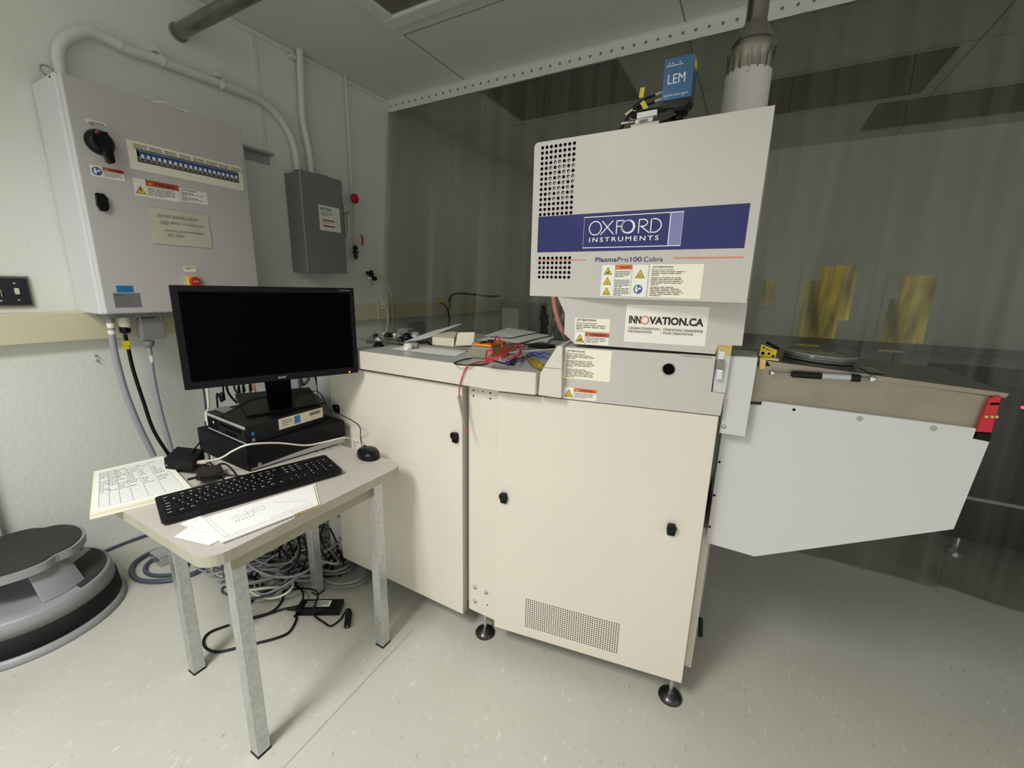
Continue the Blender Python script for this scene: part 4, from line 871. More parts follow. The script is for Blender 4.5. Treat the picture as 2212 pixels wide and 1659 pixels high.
# exhaust duct on the hood
YD = 1.45
a0 = hy(1563, 200, YD); a1 = hy(1662, 200, YD); cx_ = (a0.x+a1.x)/2; r0 = (a1.x-a0.x)/2; zt_ = hz1
zc1 = hy(1613, 163, YD).z; zc2 = hy(1620, 112, YD).z; zc3 = hy(1634, 52, YD).z
tt = thing('exhaust_duct', (cx_, YD, zt_), 'metal exhaust duct rising from the hood through the ceiling, tapering above a crimped collar', 'duct')
MB().lathe((cx_, YD, zt_+.001), (0, 0, 1), [(r0, 0), (r0, zc1-zt_)], M['grey'], 40).build('lower_sleeve', tt)
b = MB(); vs = []; n = 72; prof = [(r0*1.0, zc1-.004), (r0*1.0, zc1+(zc2-zc1)*.40), (r0*1.0, zc1+(zc2-zc1)*.62), (r0*1.04, zc2-.006), (r0*1.04, zc2+.004), (r0*.98, zc2+.010)]
for k, (r_, z_) in enumerate(prof):
    for j in range(n):
        rr_ = r_*(1-(.07 if (j % 4 < 2 and k in (0, 1)) else 0)); vs.append((cx_+rr_*math.cos(2*PI*j/n), YD+rr_*math.sin(2*PI*j/n), z_))
b.add(vs, [(i*n+j, i*n+(j+1) % n, (i+1)*n+(j+1) % n, (i+1)*n+j) for i in range(len(prof)-1) for j in range(n)], M['duct'], True); b.build('crimped_collar', tt)
rt = (hy(1657, 20, YD).x-hy(1610, 20, YD).x)/2; cx2 = (hy(1657, 20, YD).x+hy(1610, 20, YD).x)/2
b = MB(); vs = []; n = 40
for r_, z_, xx in ((r0*.98, zc2+.010, cx_), (r0*.93, zc2+.016, cx_), (rt*1.08, zc3, (cx_+cx2)/2+.003), (rt, zc3+.006, (cx_+cx2)/2+.003), (rt, ZC, (cx_+cx2)/2+.003)):
    for j in range(n): vs.append((xx+r_*math.cos(2*PI*j/n), YD+r_*math.sin(2*PI*j/n), z_))
for i in range(2): b.add(vs[i*n:(i+2)*n], [(j, (j+1) % n, n+(j+1) % n, n+j) for j in range(n)], M['duct'], True); b.build('reducer', tt)
b = MB(); b.add(vs[2*n:], [(i*n+j, i*n+(j+1) % n, (i+1)*n+(j+1) % n, (i+1)*n+j) for i in range(2) for j in range(n)], M['duct'], True); b.build('upper_pipe', tt)
q = hy(1612, 162, YD-r0); MB().lathe((cx_, YD-r0+.001, zc1-.012), (0, -1, 0), [(.004, 0), (.003, .003)], M['zinc'], 10).build('screw', tt)

# blue sensor head on the hood
YB = 1.27; FB = FX(YB); zb = hz1
u0, v0, u1, v1 = avg4(FB, (1437, 129), (1497, 116), (1489, 220), (1429, 216)); v0 = (FB.uv(1429, 216)[1]+FB.uv(1487, 212)[1])/2
tt = thing('laser_sensor_head', ((u0+u1)/2, YB, zb), 'blue sensor box on a black mount atop the machine hood', 'sensor')
hs_ = MB().prism(FB, [(u0, v0), (u1+.004, v0), (u1+.004, v1), (u0, v1)], -.055, 0, M['lemb']).build('housing', tt, bevel=.006, seg=3)
b = MB(); W_, H_ = u1-u0, v1-v0; vm = FB.uv(1447, 180)[1]
b.text(FB, 'LEM', u0+.17*W_, (FB.uv(1447, 181)[1]+FB.uv(1485, 176)[1])/2, .022, M['wtext'], .0006, width=.62*W_)
b.text(FB, 'HORIBA JOBIN YVON', u0+.06*W_, v0+.075*H_, .0055, M['wtext'], .0006, width=.86*W_)
for k, (uu, vv) in enumerate(((.18, .94), (.3, .94), (.56, .94), (.16, .03), (.76, .035))):
    b.disc(FB, u0+uu*W_, v0+vv*H_-(.006 if k < 3 else -.004), .0022, .0006, M['wtext'], 10); b.disc(FB, u0+uu*W_, v0+vv*H_-(.006 if k < 3 else -.004), .0012, .0009, M['dark'], 8)
bars(b, FB, u0+.08*W_, v1-.17*H_, u0+.7*W_, 1, .004, .002, .0006, M['wtext'], 1); b.build('lettering', hs_)
MB().box(u1+.003, YB+.008, v1-.026, u1+.0055, YB+.04, v1-.006, M['yel']).build('warning_sticker', hs_)
MB().prism(FB, [(u0, v0-.016), (u0, v0), (u1+.004, v0), (u1+.004, v0-.008), (u1-.012, v0-.022)], -.052, -.002, M['black']).build('base_plate', tt, bevel=.003)
MB().lathe((u0+.6*W_, YB+.028, v0-.018), (0, 0, -1), [(.024, 0), (.024, .012), (.014, .014), (.014, .028), (.017, .03), (.017, v0-.018-zb-.0006)], M['black'], 24).build('lens_barrel', tt)
zz = zb
def pxbox(b, pts, w0, w1, m): b.prism(FB, [FB.uv(*p) for p in pts], w0, w1, m); return b
pxbox(MB(), ((1362, 240), (1440, 226), (1440, 238), (1362, 253)), -.040, -.004, M['blackm']).build('mounting_arm', tt, bevel=.001)
pxbox(MB(), ((1420, 236), (1462, 229), (1460, 246), (1424, 262)), -.040, -.006, M['black']).build('carriage', tt, bevel=.001)
pxbox(MB(), ((1377, 245), (1420, 237), (1419, 249), (1376, 258)), -.03, .004, M['sticker']).build('stage_plate', tt, bevel=.001)
pxbox(pxbox(MB(), ((1373, 259), (1411, 252), (1410, 262), (1372, 269)), -.03, .002, M['silver']), ((1382, 261), (1400, 257), (1399, 262), (1381, 266)), .002, .004, M['boxg']).build('slide_block', tt, bevel=.001)
a_ = FB.uv(1372, 268); c_2 = FB.uv(1424, 262)
MB().fbox(FB, a_[0]-.012, zz-FB.O.z+.0006, c_2[0], a_[1], -.035, .0, M['steel']).build('base_plate_lower', tt, bevel=.001)
A_ = FB.hit(1372, 263, -.01); B_ = FB.hit(1343, 267, -.01); MB().tube([A_, A_.lerp(B_, .55)], .0022, M['galv'], 10, smooth=False).tube([A_.lerp(B_, .5), B_], .0042, M['galv'], 12, smooth=False).build('micrometer_knob', tt)
q = Vector((u0, YB+.025, v0+.016))
for k, dz_ in enumerate((.016, .0)):
    MB().tube([q+Vector((0, 0, dz_)), q+Vector((-.022, 0, dz_-.004))], .0048 if k else .0038, M['silver'], 12, smooth=False).build('connector', tt)
    MB().tube([q+Vector((-.022, 0, dz_-.004)), q+Vector((-.055, -.002, dz_-.012)), q+Vector((-.085, .0, -.018-.004*k)), Vector((u0-.115-.004*k, YB+.03, zz+.045)), Vector((u0-.148, YB+.035, zz+.01)), Vector((u0-.156, YB+.04, zz+.0005))], .0032, M['black'], 8).build('cable', tt)
MB().tube([q+Vector((-.055, 0, .0)), q+Vector((-.078, 0, -.012))], .0075, M['black'], 10).build('heat_shrink', tt)
MB().tube([q+Vector((-.08, 0, -.014)), q+Vector((-.10, .0, -.024))], .004, M['cwhite'], 10).build('marker_sleeve', tt)
for (dx, dzz, rt_) in ((-.057, .020, .1), (-.048, -.012, -.6), (-.073, -.032, .3)):
    c = q+Vector((dx, -.010, dzz)); f2 = Frame(c, (math.cos(rt_), 0, -math.sin(rt_)), (math.sin(rt_), 0, math.cos(rt_))); MB().fbox(f2, -.006, -.012, .006, .012, 0, .0008, M['yel']).build('cable_tag', tt)
MB().lathe((u0-.156, YB+.04, zz+.0003), (0, 0, 1), [(.008, 0), (.007, .006), (.004, .008)], M['greyp'], 14).build('cable_grommet', tt)

# pink hose left of the chamber lid
qh = [hy(1196, 640, 1.42), hy(1199, 662, 1.41), hy(1208, 698, 1.40), hy(1219, 722, 1.40), hz(1227, 744, ZT+.012)]; qh[0].z = hz0-.001
tag(MB().tube(qh, .010, M['pink'], 10).build('pink_hose'), 'salmon pink hose curving down between hood and table top', 'hose')

# ---------------------------------------------------------------- clutter on the machine top
def hzt(x, y, dz=0): return hz(x, y, ZT+dz)
tt = thing('chrome_ball_mount', hzt(817, 745), 'chrome ball on a black round base at left end of machine top', 'ball mount')
q = hzt(818, 748); MB().lathe(q, (0, 0, 1), [(.022, 0), (.022, .006), (.017, .008), (.016, .016), (.0001, .016)], M['black'], 18).build('base', tt); MB().sphere(q+Vector((0, 0, .027)), .0135, M['chrome'], 20).build('ball', tt)
tt = thing('steel_probe_rod', hzt(900, 745), 'long thin steel rod with a tubular coupling lying on machine top', 'rod')
A_ = hz(768, 731, ZT+.012); B_ = hz(1010, 755, ZT+.010); MB().tube([A_, A_.lerp(B_, .35)+Vector((0, 0, -.0)), B_], .0035, M['steel'], 10).build('rod', tt)
A2 = hz(878, 745, ZT+.013); B2 = hz(903, 747, ZT+.013); B3 = hz(882, 751, ZT+.013)
MB().tube([A2+Vector((-.006, .0, 0)), B2], .011, M['greyp'], 16, smooth=False).build('coupling', tt); cc = hz(882, 749, ZT+.013)+Vector((0, -.012, 0)); MB().lathe(cc, (0, -1, 0), [(.0125, -.02), (.0125, .002), (.008, .003), (.007, -.004)], M['sticker'], 18).build('port_ring', tt)
def sheet(name, corners, m, label, cat, lift=(0, 0, 0, 0), curl=0, parent=None, n=8, th=.0006, lines=0):
    q = [Vector(c)+Vector((0, 0, l)) for c, l in zip(corners, lift)]; vs = []
    for j in range(n+1):
        for i in range(n+1):
            a_, c_ = i/n, j/n; p = (q[0]*(1-a_)+q[1]*a_)*(1-c_)+(q[3]*(1-a_)+q[2]*a_)*c_
            p.z += curl*math.sin(a_*PI)*math.sin(c_*PI)+abs(curl)*.25*(math.sin(a_*7+c_*3)+1); vs.append(p)
    b = MB(); fs = [(j*(n+1)+i, j*(n+1)+i+1, (j+1)*(n+1)+i+1, (j+1)*(n+1)+i) for j in range(n) for i in range(n)]
    b.add(vs, fs, m, True); k = len(vs); b.add([v-Vector((0, 0, th)) for v in vs], [f[::-1] for f in fs], m, True)
    if lines:
        G = lambda a_, c_: (lambda p: p+Vector((0, 0, curl*math.sin(a_*PI)*math.sin(c_*PI)+abs(curl)*.25*(math.sin(a_*7+c_*3)+1)+.0006)))((q[0]*(1-a_)+q[1]*a_)*(1-c_)+(q[3]*(1-a_)+q[2]*a_)*c_)
        for r_ in range(lines):
            c_ = .1+.8*r_/max(lines-1, 1); L1 = .92 if r_ % 3 else .7; hw = .012*4/max(lines, 4)
            for s_ in range(6): a0 = .08+(L1-.08)*s_/6; a1 = .08+(L1-.08)*(s_+.85)/6; b.add([G(a0, c_), G(a1, c_), G(a1, c_+hw), G(a0, c_+hw)], [(0, 1, 2, 3)], M['inkg'])
    o = b.build(name, parent)
    return tag(o, label, cat) if label else o
sheet('paper_sheet', [hzt(842, 754, .001), hzt(985, 770, .001), hzt(1012, 757, .001), hzt(890, 745, .001)], M['paper'], 'flat sheet of paper lying at the front of machine top beneath the steel rod', 'paper', curl=.001)
# parts tray, adapters
tt = thing('parts_tray', hzt(835, 735), 'clear plastic tray of small parts at the back of machine top', 'tray')
c4 = [hzt(790, 742), hzt(862, 744), hzt(868, 728), hzt(812, 725)]
b = MB(); b.prism(FZ(0), [(c.x, c.y) for c in c4], ZT+.0008, ZT+.016, M['clear']); b.build('tray', tt, bevel=.004)
rr = random.Random(5)
for i in range(7):
    a_, c_ = rr.uniform(.15, .85), rr.uniform(.2, .8); p = (c4[0]*(1-a_)+c4[1]*a_)*(1-c_)+(c4[3]*(1-a_)+c4[2]*a_)*c_
    MB().lathe(p+Vector((0, 0, .0165)), (0, 0, 1), [(.01, 0), (.012, .004), (.008, .01)], rr.choice([M['black'], M['silver'], M['paper']]), 10).build('small_part', tt)
tag(MB().lathe(hzt(838, 727, .018), (0, 0, 1), [(.016, -.001), (.018, .008), (.012, .014), (.003, .018)], M['black'], 12).build('round_plug'), 'small black round plug standing on the clear parts tray', 'plug')
for i, (x, y, r_, m_, lb) in enumerate(((862, 733, .020, M['boxg'], 'dark grey round fitting beside the parts tray'), (879, 734, .024, M['black'], 'black ring-shaped fitting left of the silver dome'), (898, 731, .026, M['silver'], 'silver dome-shaped cap among black fittings at back of machine top'), (866, 744, .014, M['black'], 'small black plug in front of the parts tray'))):
    tag(MB().lathe(hzt(x, y, .0005), (0, 0, 1), [(r_, 0), (r_, .012), (r_*.8, .018), (r_*.7, .026), (r_*.3, .032), (.001, .033)], m_, 20).build('vacuum_fitting'), lb, 'fitting')
tag(MB().box(*(lambda a: (a.x-.03, a.y-.015, ZT+.0005, a.x+.04, a.y+.03, ZT+.03))(hzt(872, 722)), M['boxg']).build('grey_connector_block', bevel=.004), 'grey block behind the round fittings at back of machine top', 'block')
# open booklet and white box
sheet('open_booklet', [hzt(866, 742, .002), hzt(930, 735, .012), hzt(1000, 712, .03), hzt(945, 722, .01)], M['paper'], 'open booklet leaning up on the white carton on machine top', 'booklet', lift=(0, .012, .030, .022), curl=.008, lines=7)
tag(MB().tube([hzt(900, 741, .004), hzt(922, 739, .008), hzt(930, 744, .004)], .006, M['black'], 8).build('black_pouch'), 'black cloth pouch squeezed beneath the open booklet', 'pouch')
A_, B_, D_ = hzt(934, 745, .0), hzt(981, 749, .0), hzt(946, 729, .0); C4 = B_+D_-A_
tt = thing('white_carton', (A_+C4)/2, 'opened small white cardboard carton with raised flap on machine top', 'carton')
MB().prism(FZ(0), [(A_.x, A_.y), (B_.x, B_.y), (C4.x, C4.y), (D_.x, D_.y)], ZT+.001, ZT+.034, M['paperc']).build('box', tt, bevel=.001)
b = MB(); q1, q2 = Vector((B_.x, B_.y, ZT+.03)), Vector((C4.x, C4.y, ZT+.03)); ou = Vector((.055, -.02, .0))
fl_ = [Vector((B_.x+.005, B_.y, ZT+.004)), Vector((B_.x+.075, B_.y+.03, ZT+.010)), Vector((B_.x+.068, B_.y+.05, ZT+.062)), Vector((B_.x-.01, B_.y+.04, ZT+.056))]
b.add(fl_+[v+Vector((.001, .003, 0)) for v in fl_], [(0, 1, 2, 3), (7, 6, 5, 4), (0, 4, 5, 1), (1, 5, 6, 2), (2, 6, 7, 3), (3, 7, 4, 0)], M['paperc']); b.build('flap', tt)
# grey finned block with clear sheet, multimeter
A_, B_ = hzt(1018, 771), hzt(1062, 774); dd = (B_-A_).normalized(); nn = Vector((-dd.y, dd.x, 0)); fbk = Frame(A_, dd, (0, 0, 1))
L_ = (B_-A_).length; b = MB(); 
for k in range(3): b.fbox(fbk, L_*k/3+.001, 0.001, L_*(k+1)/3-.001, .052, -.06, 0, M['greyp'])
b.fbox(fbk, .002, .001, L_-.002, .050, -.059, -.001, M['greyp'])
tag(b.build('grey_adapter_block', bevel=.0012), 'olive grey block with vertical grooves in front of the multimeter', 'adapter')
tt = thing('multimeter', hzt(1090, 765), 'orange and dark grey handheld multimeter lying on machine top', 'multimeter')
A_, B_, D_ = hzt(1062, 778), hzt(1108, 762), hzt(1042, 756)
e1 = (B_-A_).normalized(); fmm = Frame(A_, e1, Vector((-e1.y, e1.x, 0))); Lm = (B_-A_).length
MB().fbox(fmm, .0, .0, Lm, .085, .001, .042, M['greyp']).build('body', tt, bevel=.006)
MB().fbox(fmm, .008, .006, Lm*.72, .075, .0425, .052, M['orangep']).build('face', tt, bevel=.004)
MB().fbox(fmm, .03, -.001, Lm*.85, .002, .012, .034, M['orangep']).build('side_grip', tt, bevel=.001)
MB().lathe(fmm.pt(Lm*.4, .04, .052), (0, 0, 1), [(.014, 0), (.013, .007), (.001, .008)], M['black'], 18).build('selector_knob', tt)
top = fmm.pt(.02, .03, .055)
def lead(name, pts, m, label, r=.0022):
    return tag(MB().tube(pts, r, m, 8, 8).build(name), label, 'test lead')
lead('test_lead', [fmm.pt(.012, .02, .056), hzt(1064, 742, .055), hzt(1074, 727, .07), hzt(1084, 745, .06), hzt(1090, 765, .02), hzt(1105, 776, .006), hzt(1122, 762, .03), hzt(1121, 742, .05), hzt(1100, 752, .045), hzt(1072, 770, .045), hzt(1052, 780, .02), hzt(1052, 758, .058), hzt(1064, 762, .056), hzt(1048, 783, .02), hzt(1085, 768, .05), hzt(1118, 750, .04), hzt(1125, 764, .02), hzt(1108, 770, .01)], M['cred'], 'red test lead coiled over the multimeter', .0030)
pr = [hzt(1055, 781, .005), hzt(1035, 782, .004), hzt(1012, 789, .003)]
v = [FL.hit(x, y, .006) for x, y in ((1002, 805), (995, 826), (992, 845), (992, 856))]
tt = thing('hanging_test_probe', v[0], 'red wire and grey probe with red tip hanging over the front edge of machine top', 'test probe')
MB().tube(pr+[FL.hit(1009, 793, .004)+Vector((0, 0, .002))]+v, .0022, M['cred'], 8, 8).build('wire', tt)
MB().tube([FL.hit(992, 856, .006), FL.hit(996, 880, .004), FL.hit(1005, 912, -.002)+Vector((0, -.008, 0)), FL.hit(1008, 926, -.002)+Vector((0, -.008, 0))], lambda t: .0050*(1-t)+.0018, M['greyp'], 10).build('probe_body', tt)
MB().tube([FL.hit(1008, 925, .006), FL.hit(1009, 936, .006)], .0032, M['cred'], 10, smooth=False).build('probe_tip', tt)
lead('test_lead', [fmm.pt(.01, .05, .056), hzt(1075, 738, .02), hzt(1100, 745, .012), hzt(1110, 752, .008), hzt(1090, 770, .004)], M['black'], 'black test lead arching over the multimeter face')
lead('test_lead', [hzt(1018, 774, .003), hzt(1000, 777, .003), hzt(981, 785, .003), hzt(1010, 789, .003), hzt(1045, 787, .003), hzt(1062, 779, .003), hzt(1085, 784, .003), hzt(1112, 788, .003)], M['black'], 'black wire loop lying near the front edge of machine top')
# papers and bags right of the multimeter
zz0 = 0
for i, (pts, lb, m_) in enumerate((([(1040, 742), (1180, 742), (1196, 728), (1060, 722)], 'lowest sheet of the untidy paper pile right on machine top', 'paper'),
    ([(1030, 735), (1120, 742), (1190, 724), (1110, 716)], 'middle printed sheet of the untidy paper pile on machine top', 'paper'),
    ([(1045, 726), (1105, 730), (1160, 718), (1100, 708)], 'topmost sheet of the untidy paper pile on machine top', 'paper'))):
    sheet('paper_sheet', [hzt(x, y, .006+.008*i) for x, y in pts], M[m_], lb, 'paper', curl=.004, lines=6 if i else 0)
b = MB().prism(FZ(0), [(q.x, q.y) for q in (hzt(1050, 747), hzt(1125, 752), hzt(1150, 732), hzt(1060, 728))], ZT+.001, ZT+.004, M['paperc']); tag(b.build('cream_folder'), 'cream folder beneath the untidy paper pile', 'folder')
for (x, y, w_, lb) in ((1165, 745, .05, 'crumpled clear plastic bag nearer the chamber on machine top'), (1128, 752, .035, 'crumpled clear plastic bag just right of the red wire')):
    c = hzt(x, y); rr = random.Random(x); vs = []; n = 7
    for j in range(n+1):
        for i in range(n+1): vs.append(c+Vector(((i/n-.5)*w_*2.2, (j/n-.5)*w_*2, .002+.016*rr.random()*math.sin(i/n*PI)*math.sin(j/n*PI))))
    b = MB().add(vs, [(j*(n+1)+i, j*(n+1)+i+1, (j+1)*(n+1)+i+1, (j+1)*(n+1)+i) for j in range(n) for i in range(n)], M['clear'], True); tag(b.build('plastic_bag'), lb, 'bag')
for (x, y, w_, lb) in ((1166, 752, .05, 'dark pouch under the plastic bag beside the chamber'),): tag(MB().box(*(lambda a: (a.x-.05, a.y-.02, ZT+.0005, a.x+.05, a.y+.05, ZT+.014))(hzt(x, y)), M['blackm']).build('dark_pouch', bevel=.005), lb, 'pouch')
# screwdriver
A_, B_ = hzt(1146, 779, .013), hzt(1171, 793, .013); dn = (B_-A_).normalized()
tt = thing('screwdriver', A_, 'screwdriver with clear amber handle near the right end of machine top', 'screwdriver')
MB().lathe(B_, A_-B_, [(.006, 0), (.012, .004), (.0115, .02), (.0125, .03), (.0125, (B_-A_).length-.012), (.008, (B_-A_).length-.006), (.010, (B_-A_).length)], M['amber'], 12).build('handle', tt)
MB().tube([A_, A_-dn*.09], .003, M['steel'], 8, smooth=False).build('shaft', tt)
lb = ['blue wire tie curving beside the screwdriver', 'blue wire tie crossing over the plastic bag', 'blue wire tie lying nearest the chamber']
for k, pts in enumerate((((1125, 782), (1140, 765), (1160, 762), (1178, 772)), ((1140, 755), (1152, 766), (1168, 772), (1186, 774)), ((1150, 770), (1172, 762), (1190, 766)))):
    tag(MB().tube([hzt(x, y, .006+.004*k) for x, y in pts], .0022, M['cblue2'], 6).build('wire_tie'), lb[k], 'wire tie', 'blue wire ties')
A_, B_ = hzt(1100, 784, .008), hzt(1113, 776, .008); tt = thing('pliers', A_, 'small pliers with dark blue handle beside the multimeter leads', 'pliers')
MB().tube([hzt(1095, 784, .006), A_, B_], .007, M['navy'], 10).build('handle', tt); MB().tube([B_, hzt(1140, 769, .006), hzt(1150, 766, .006)], .004, M['boxg'], 8).build('jaw', tt)
A_, B_ = hzt(1098, 762, .022), hzt(1198, 754, .022)
tag(MB().tube([A_, B_], .0028, M['sticker'], 8, smooth=False).build('white_tube'), 'thin white tube lying across the bags toward the chamber', 'tube')
q = hzt(1081, 776, .0); tag(MB().lathe(q, (0, 0, 1), [(.006, .0005), (.006, .004), (.003, .006), (.003, .014), (.006, .016), (.001, .02)], M['chrome'], 12).build('small_steel_fitting'), 'tiny shiny steel fitting in front of the multimeter', 'fitting')

# ---------------------------------------------------------------- on the load lock lid
def lidz(x): return zl[0]+(zl[1]-zl[0])*((x-lid_[0][0])/(lid_[1][0]-lid_[0][0]))
def onlid(px, py, dz=0):
    z = zl[0]
    for _ in range(8): q = hz(px, py, z+dz); z = lidz(q.x)
    q.z = z+dz; return q
q = onlid(1762, 792, .001); tt = thing('wafer_carrier', q, 'large clear plastic round wafer carrier on the load lock lid', 'wafer carrier')
cz = onlid(1770, 780, .001); rc_ = .085
cz = Vector((cz.x-.0, cz.y+.035, lidz(cz.x)+.006)); sl = math.atan2(zl[1]-zl[0], lid_[1][0]-lid_[0][0]); axn = Vector((-math.sin(sl), 0, math.cos(sl)))
MB().lathe(cz-axn*.004, axn, [(rc_*.96, 0), (rc_, .001), (rc_, .012), (rc_*.985, .012), (rc_*.98, .002), (rc_*.1, .002)], M['clear'], 48, caps=False).lathe(cz-axn*.004, axn, [(rc_*.96, .0004), (rc_*1.0, .0014), (rc_*1.004, .003)], M['haze'], 48, caps=False).build('dish', tt)
MB().lathe(cz+axn*.009, axn, [(rc_*1.03, -.004), (rc_*1.03, .005), (rc_*1.01, .006), (.001, .006)], M['clear'], 48, caps=False).lathe(cz+axn*.009, axn, [(rc_*1.03, .004), (rc_*1.045, .005), (rc_*1.03, .006), (rc_*1.0, .0062)], M['haze'], 48, caps=False).build('cover', tt)
q = onlid(1660, 775); tt = thing('drill_gauge', q, 'small yellow plate gauge with round holes standing by the load lock hinge', 'gauge')
fq2 = Frame(onlid(1642, 773, .0005), (1, -.1, -.18), (.12, .0, 1)); 
pl_ = [(0, 0), (.034, 0), (.040, .020), (.008, .032)]
fq2 = FX(onlid(1642, 773).y); pp_ = [fq2.uv(*p) for p in ((1639, 768), (1674, 775), (1679, 757), (1645, 744))]
gp = MB().prism(fq2, pp_, -.003, 0, M['yel']); 
for (x, y, r_) in ((1648, 763, .0052), (1661, 764, .0040), (1670, 769, .0038), (1650, 751, .003), (1656, 754, .0022), (1661, 756, .002), (1666, 758, .0016)):
    u, v = fq2.uv(x, y); gp.disc(fq2, u, v, r_*.8, .0005, M['dark'], 16)
gp.build('gauge_plate', tt)
MB().box(*(lambda a: (a.x-.004, a.y-.012, lidz(a.x)-.0, a.x+.04, a.y+.02, lidz(a.x)+.006))(onlid(1645, 776)), M['gold']).build('stand', tt, bevel=.001)
A_ = fq2.hit(1656, 741)+Vector((0, .02, 0)); B_ = fq2.hit(1684, 755)+Vector((0, .02, 0)); MB().tube([A_, B_], .004, M['black'], 8, smooth=False).build('clip', tt)
sheet('plastic_sleeve', [onlid(1853, 792, .001), onlid(1880, 806, .001), onlid(1912, 808, .001), onlid(1886, 795, .001)], M['clear'], 'tiny clear plastic sleeve on the load lock lid', 'sleeve', curl=.002)

# ================================================================ TABLE
TZ = .686; TX0, TX1, TY0, TY1 = -1.64, -1.022, .402, 1.056
tb = thing('computer_table', ((TX0+TX1)/2, (TY0+TY1)/2, 0), 'small laminate table with steel legs carrying the computer', 'table')
def rrect(x0, y0, x1, y1, r, n=6):
    out = []
    for cx, cy, a0 in ((x1-r, y0+r, -PI/2), (x1-r, y1-r, 0), (x0+r, y1-r, PI/2), (x0+r, y0+r, PI)):
        for i in range(n+1): a = a0+PI/2*i/n; out.append((cx+r*math.cos(a), cy+r*math.sin(a)))
    return out
MB().prism(FZ(0), rrect(TX0, TY0, TX1, TY1, .055), TZ-.030, TZ, M['lam'], M['lamedge']).build('table_top', tb, bevel=.002)
b = MB(); ax0, ax1, ay0, ay1 = -1.50, -1.045, .47, .95; th = .018; z0, z1 = TZ-.075, TZ-.0305
for a in ((ax1-th, ay0, ax1, ay1), (ax0, ay0, ax0+th, ay1), (ax0+th, ay0, ax1-th, ay0+th), (ax0+th, ay1-th, ax1-th, ay1)): b.box(a[0], a[1], z0, a[2], a[3], z1, M['apron'])
b.build('apron', tb, bevel=.001)
for (x, y) in ((-1.051, .466), (-1.497, .508), (-1.028, .914), (-1.474, .966)):
    l = MB().box(x-.036, y, .006, x, y+.036, TZ-.031, M['galv']).build('leg', tb, bevel=.0015)
    MB().box(x-.037, y-.001, 0, x+.001, y+.037, .0065, M['rubber']).build('rubber_foot', l)

# binder
t0 = TZ+.0005
bp = [hz(192, 1113, .70), hz(201, 1018, .70), hz(352, 984, .70), hz(420, 1058, .70)]
bp = [Vector((p.x, p.y, 0)) for p in bp]; A_, D_ = bp[0], bp[1]; 
tt = thing('ring_binder', (bp[0]+bp[2])/2+Vector((0, 0, t0)), 'open white binder of handwritten log sheets overhanging the table', 'binder')
quad = [(p.x, p.y) for p in bp]; cxy = Vector((sum(p.x for p in bp)/4, sum(p.y for p in bp)/4, 0))
MB().prism(FZ(0), quad, t0, t0+.003, M['paperc']).build('cover', tt, bevel=.001)
def shrink(q, k): return [((x-cxy.x)*k+cxy.x, (y-cxy.y)*k+cxy.y) for x, y in q]
MB().prism(FZ(0), shrink(quad, .985), t0+.003, t0+.013, M['paperc']).build('page_block', tt)
q3 = [Vector((x, y, t0+.0135)) for x, y in shrink(quad, .93)]
b = MB()
if (q3[1]-q3[0]).cross(q3[2]-q3[1]).z < 0: q3 = [q3[0], q3[3], q3[2], q3[1]]; SW = True
else: SW = False
b.add(q3, [(0, 1, 2, 3)], M['paper'])
G = (lambda a_, c_: (q3[0]*(1-a_)+q3[1]*a_)*(1-c_)+(q3[3]*(1-a_)+q3[2]*a_)*c_+Vector((0, 0, .0006))) if SW else (lambda a_, c_: (q3[0]*(1-a_)+q3[3]*a_)*(1-c_)+(q3[1]*(1-a_)+q3[2]*a_)*c_+Vector((0, 0, .0006)))
e_z = Vector((0, 0, 0))
for r_ in range(20):
    c_ = .06+.88*r_/19; b.add([G(.05, c_), G(.95, c_), G(.95, c_+.0028), G(.05, c_+.0028)], [(0, 1, 2, 3)], M['conn'])
for k_ in (.05, .16, .27, .40, .56, .74, .95): b.add([G(k_, .06), G(k_+.003, .06), G(k_+.003, .94), G(k_, .94)], [(0, 1, 2, 3)], M['inkg'])
rr = random.Random(9)
for r_ in range(12):
    c_ = .90-.88*r_/19
    for k_ in (.06, .17, .28, .42, .58, .76):
        if rr.random() < .8:
            a0 = k_; 
            for s_ in range(rr.randint(2, 4)): L1 = rr.uniform(.012, .03); b.add([G(a0, c_), G(a0+L1, c_+rr.uniform(-.004, .004)), G(a0+L1, c_+.010), G(a0, c_+.012)], [(0, 1, 2, 3)], M['inkg']); a0 += L1+.012
b.build('log_sheet', tt)
# black switch box on the binder
Z1 = t0+.0145
A_, B_, D_ = hz(357, 1012, Z1), hz(418, 1019, Z1), hz(443, 990, Z1)
quad = [(A_.x, A_.y), (B_.x, B_.y), (D_.x, D_.y), (D_.x+A_.x-B_.x, D_.y+A_.y-B_.y)]
tt = thing('interface_box', A_, 'small black interface box resting on the open binder', 'electronics box')
MB().prism(FZ(0), quad, Z1+.0003, Z1+.034, M['blackm']).build('case', tt, bevel=.0015)
e1 = (B_-A_).normalized(); fbx = Frame(A_, e1, (0, 0, 1)); Lb = (B_-A_).length
MB().lathe(fbx.pt(.008, .012, 0), fbx.N, [(.0028, 0), (.0028, .002), (.0001, .002)], M['zinc'], 10).build('screw', tt)
MB().lathe(fbx.pt(Lb*.45, .013, 0), fbx.N, [(.0012, 0), (.0012, .001)], M['zinc'], 8).build('indicator', tt)
e2 = Vector((D_.x-B_.x, D_.y-B_.y, 0)).normalized(); pc = Vector((B_.x, B_.y, 0))+e2*.035; pc.z = Z1+.018
nn = Vector((e2.y, -e2.x, 0))
ttc = thing('white_usb_cable', pc, 'white USB cable running from black interface box past the computer towards the mouse', 'cable')
MB().box(0, 0, 0, 0, 0, 0, M['beige'])
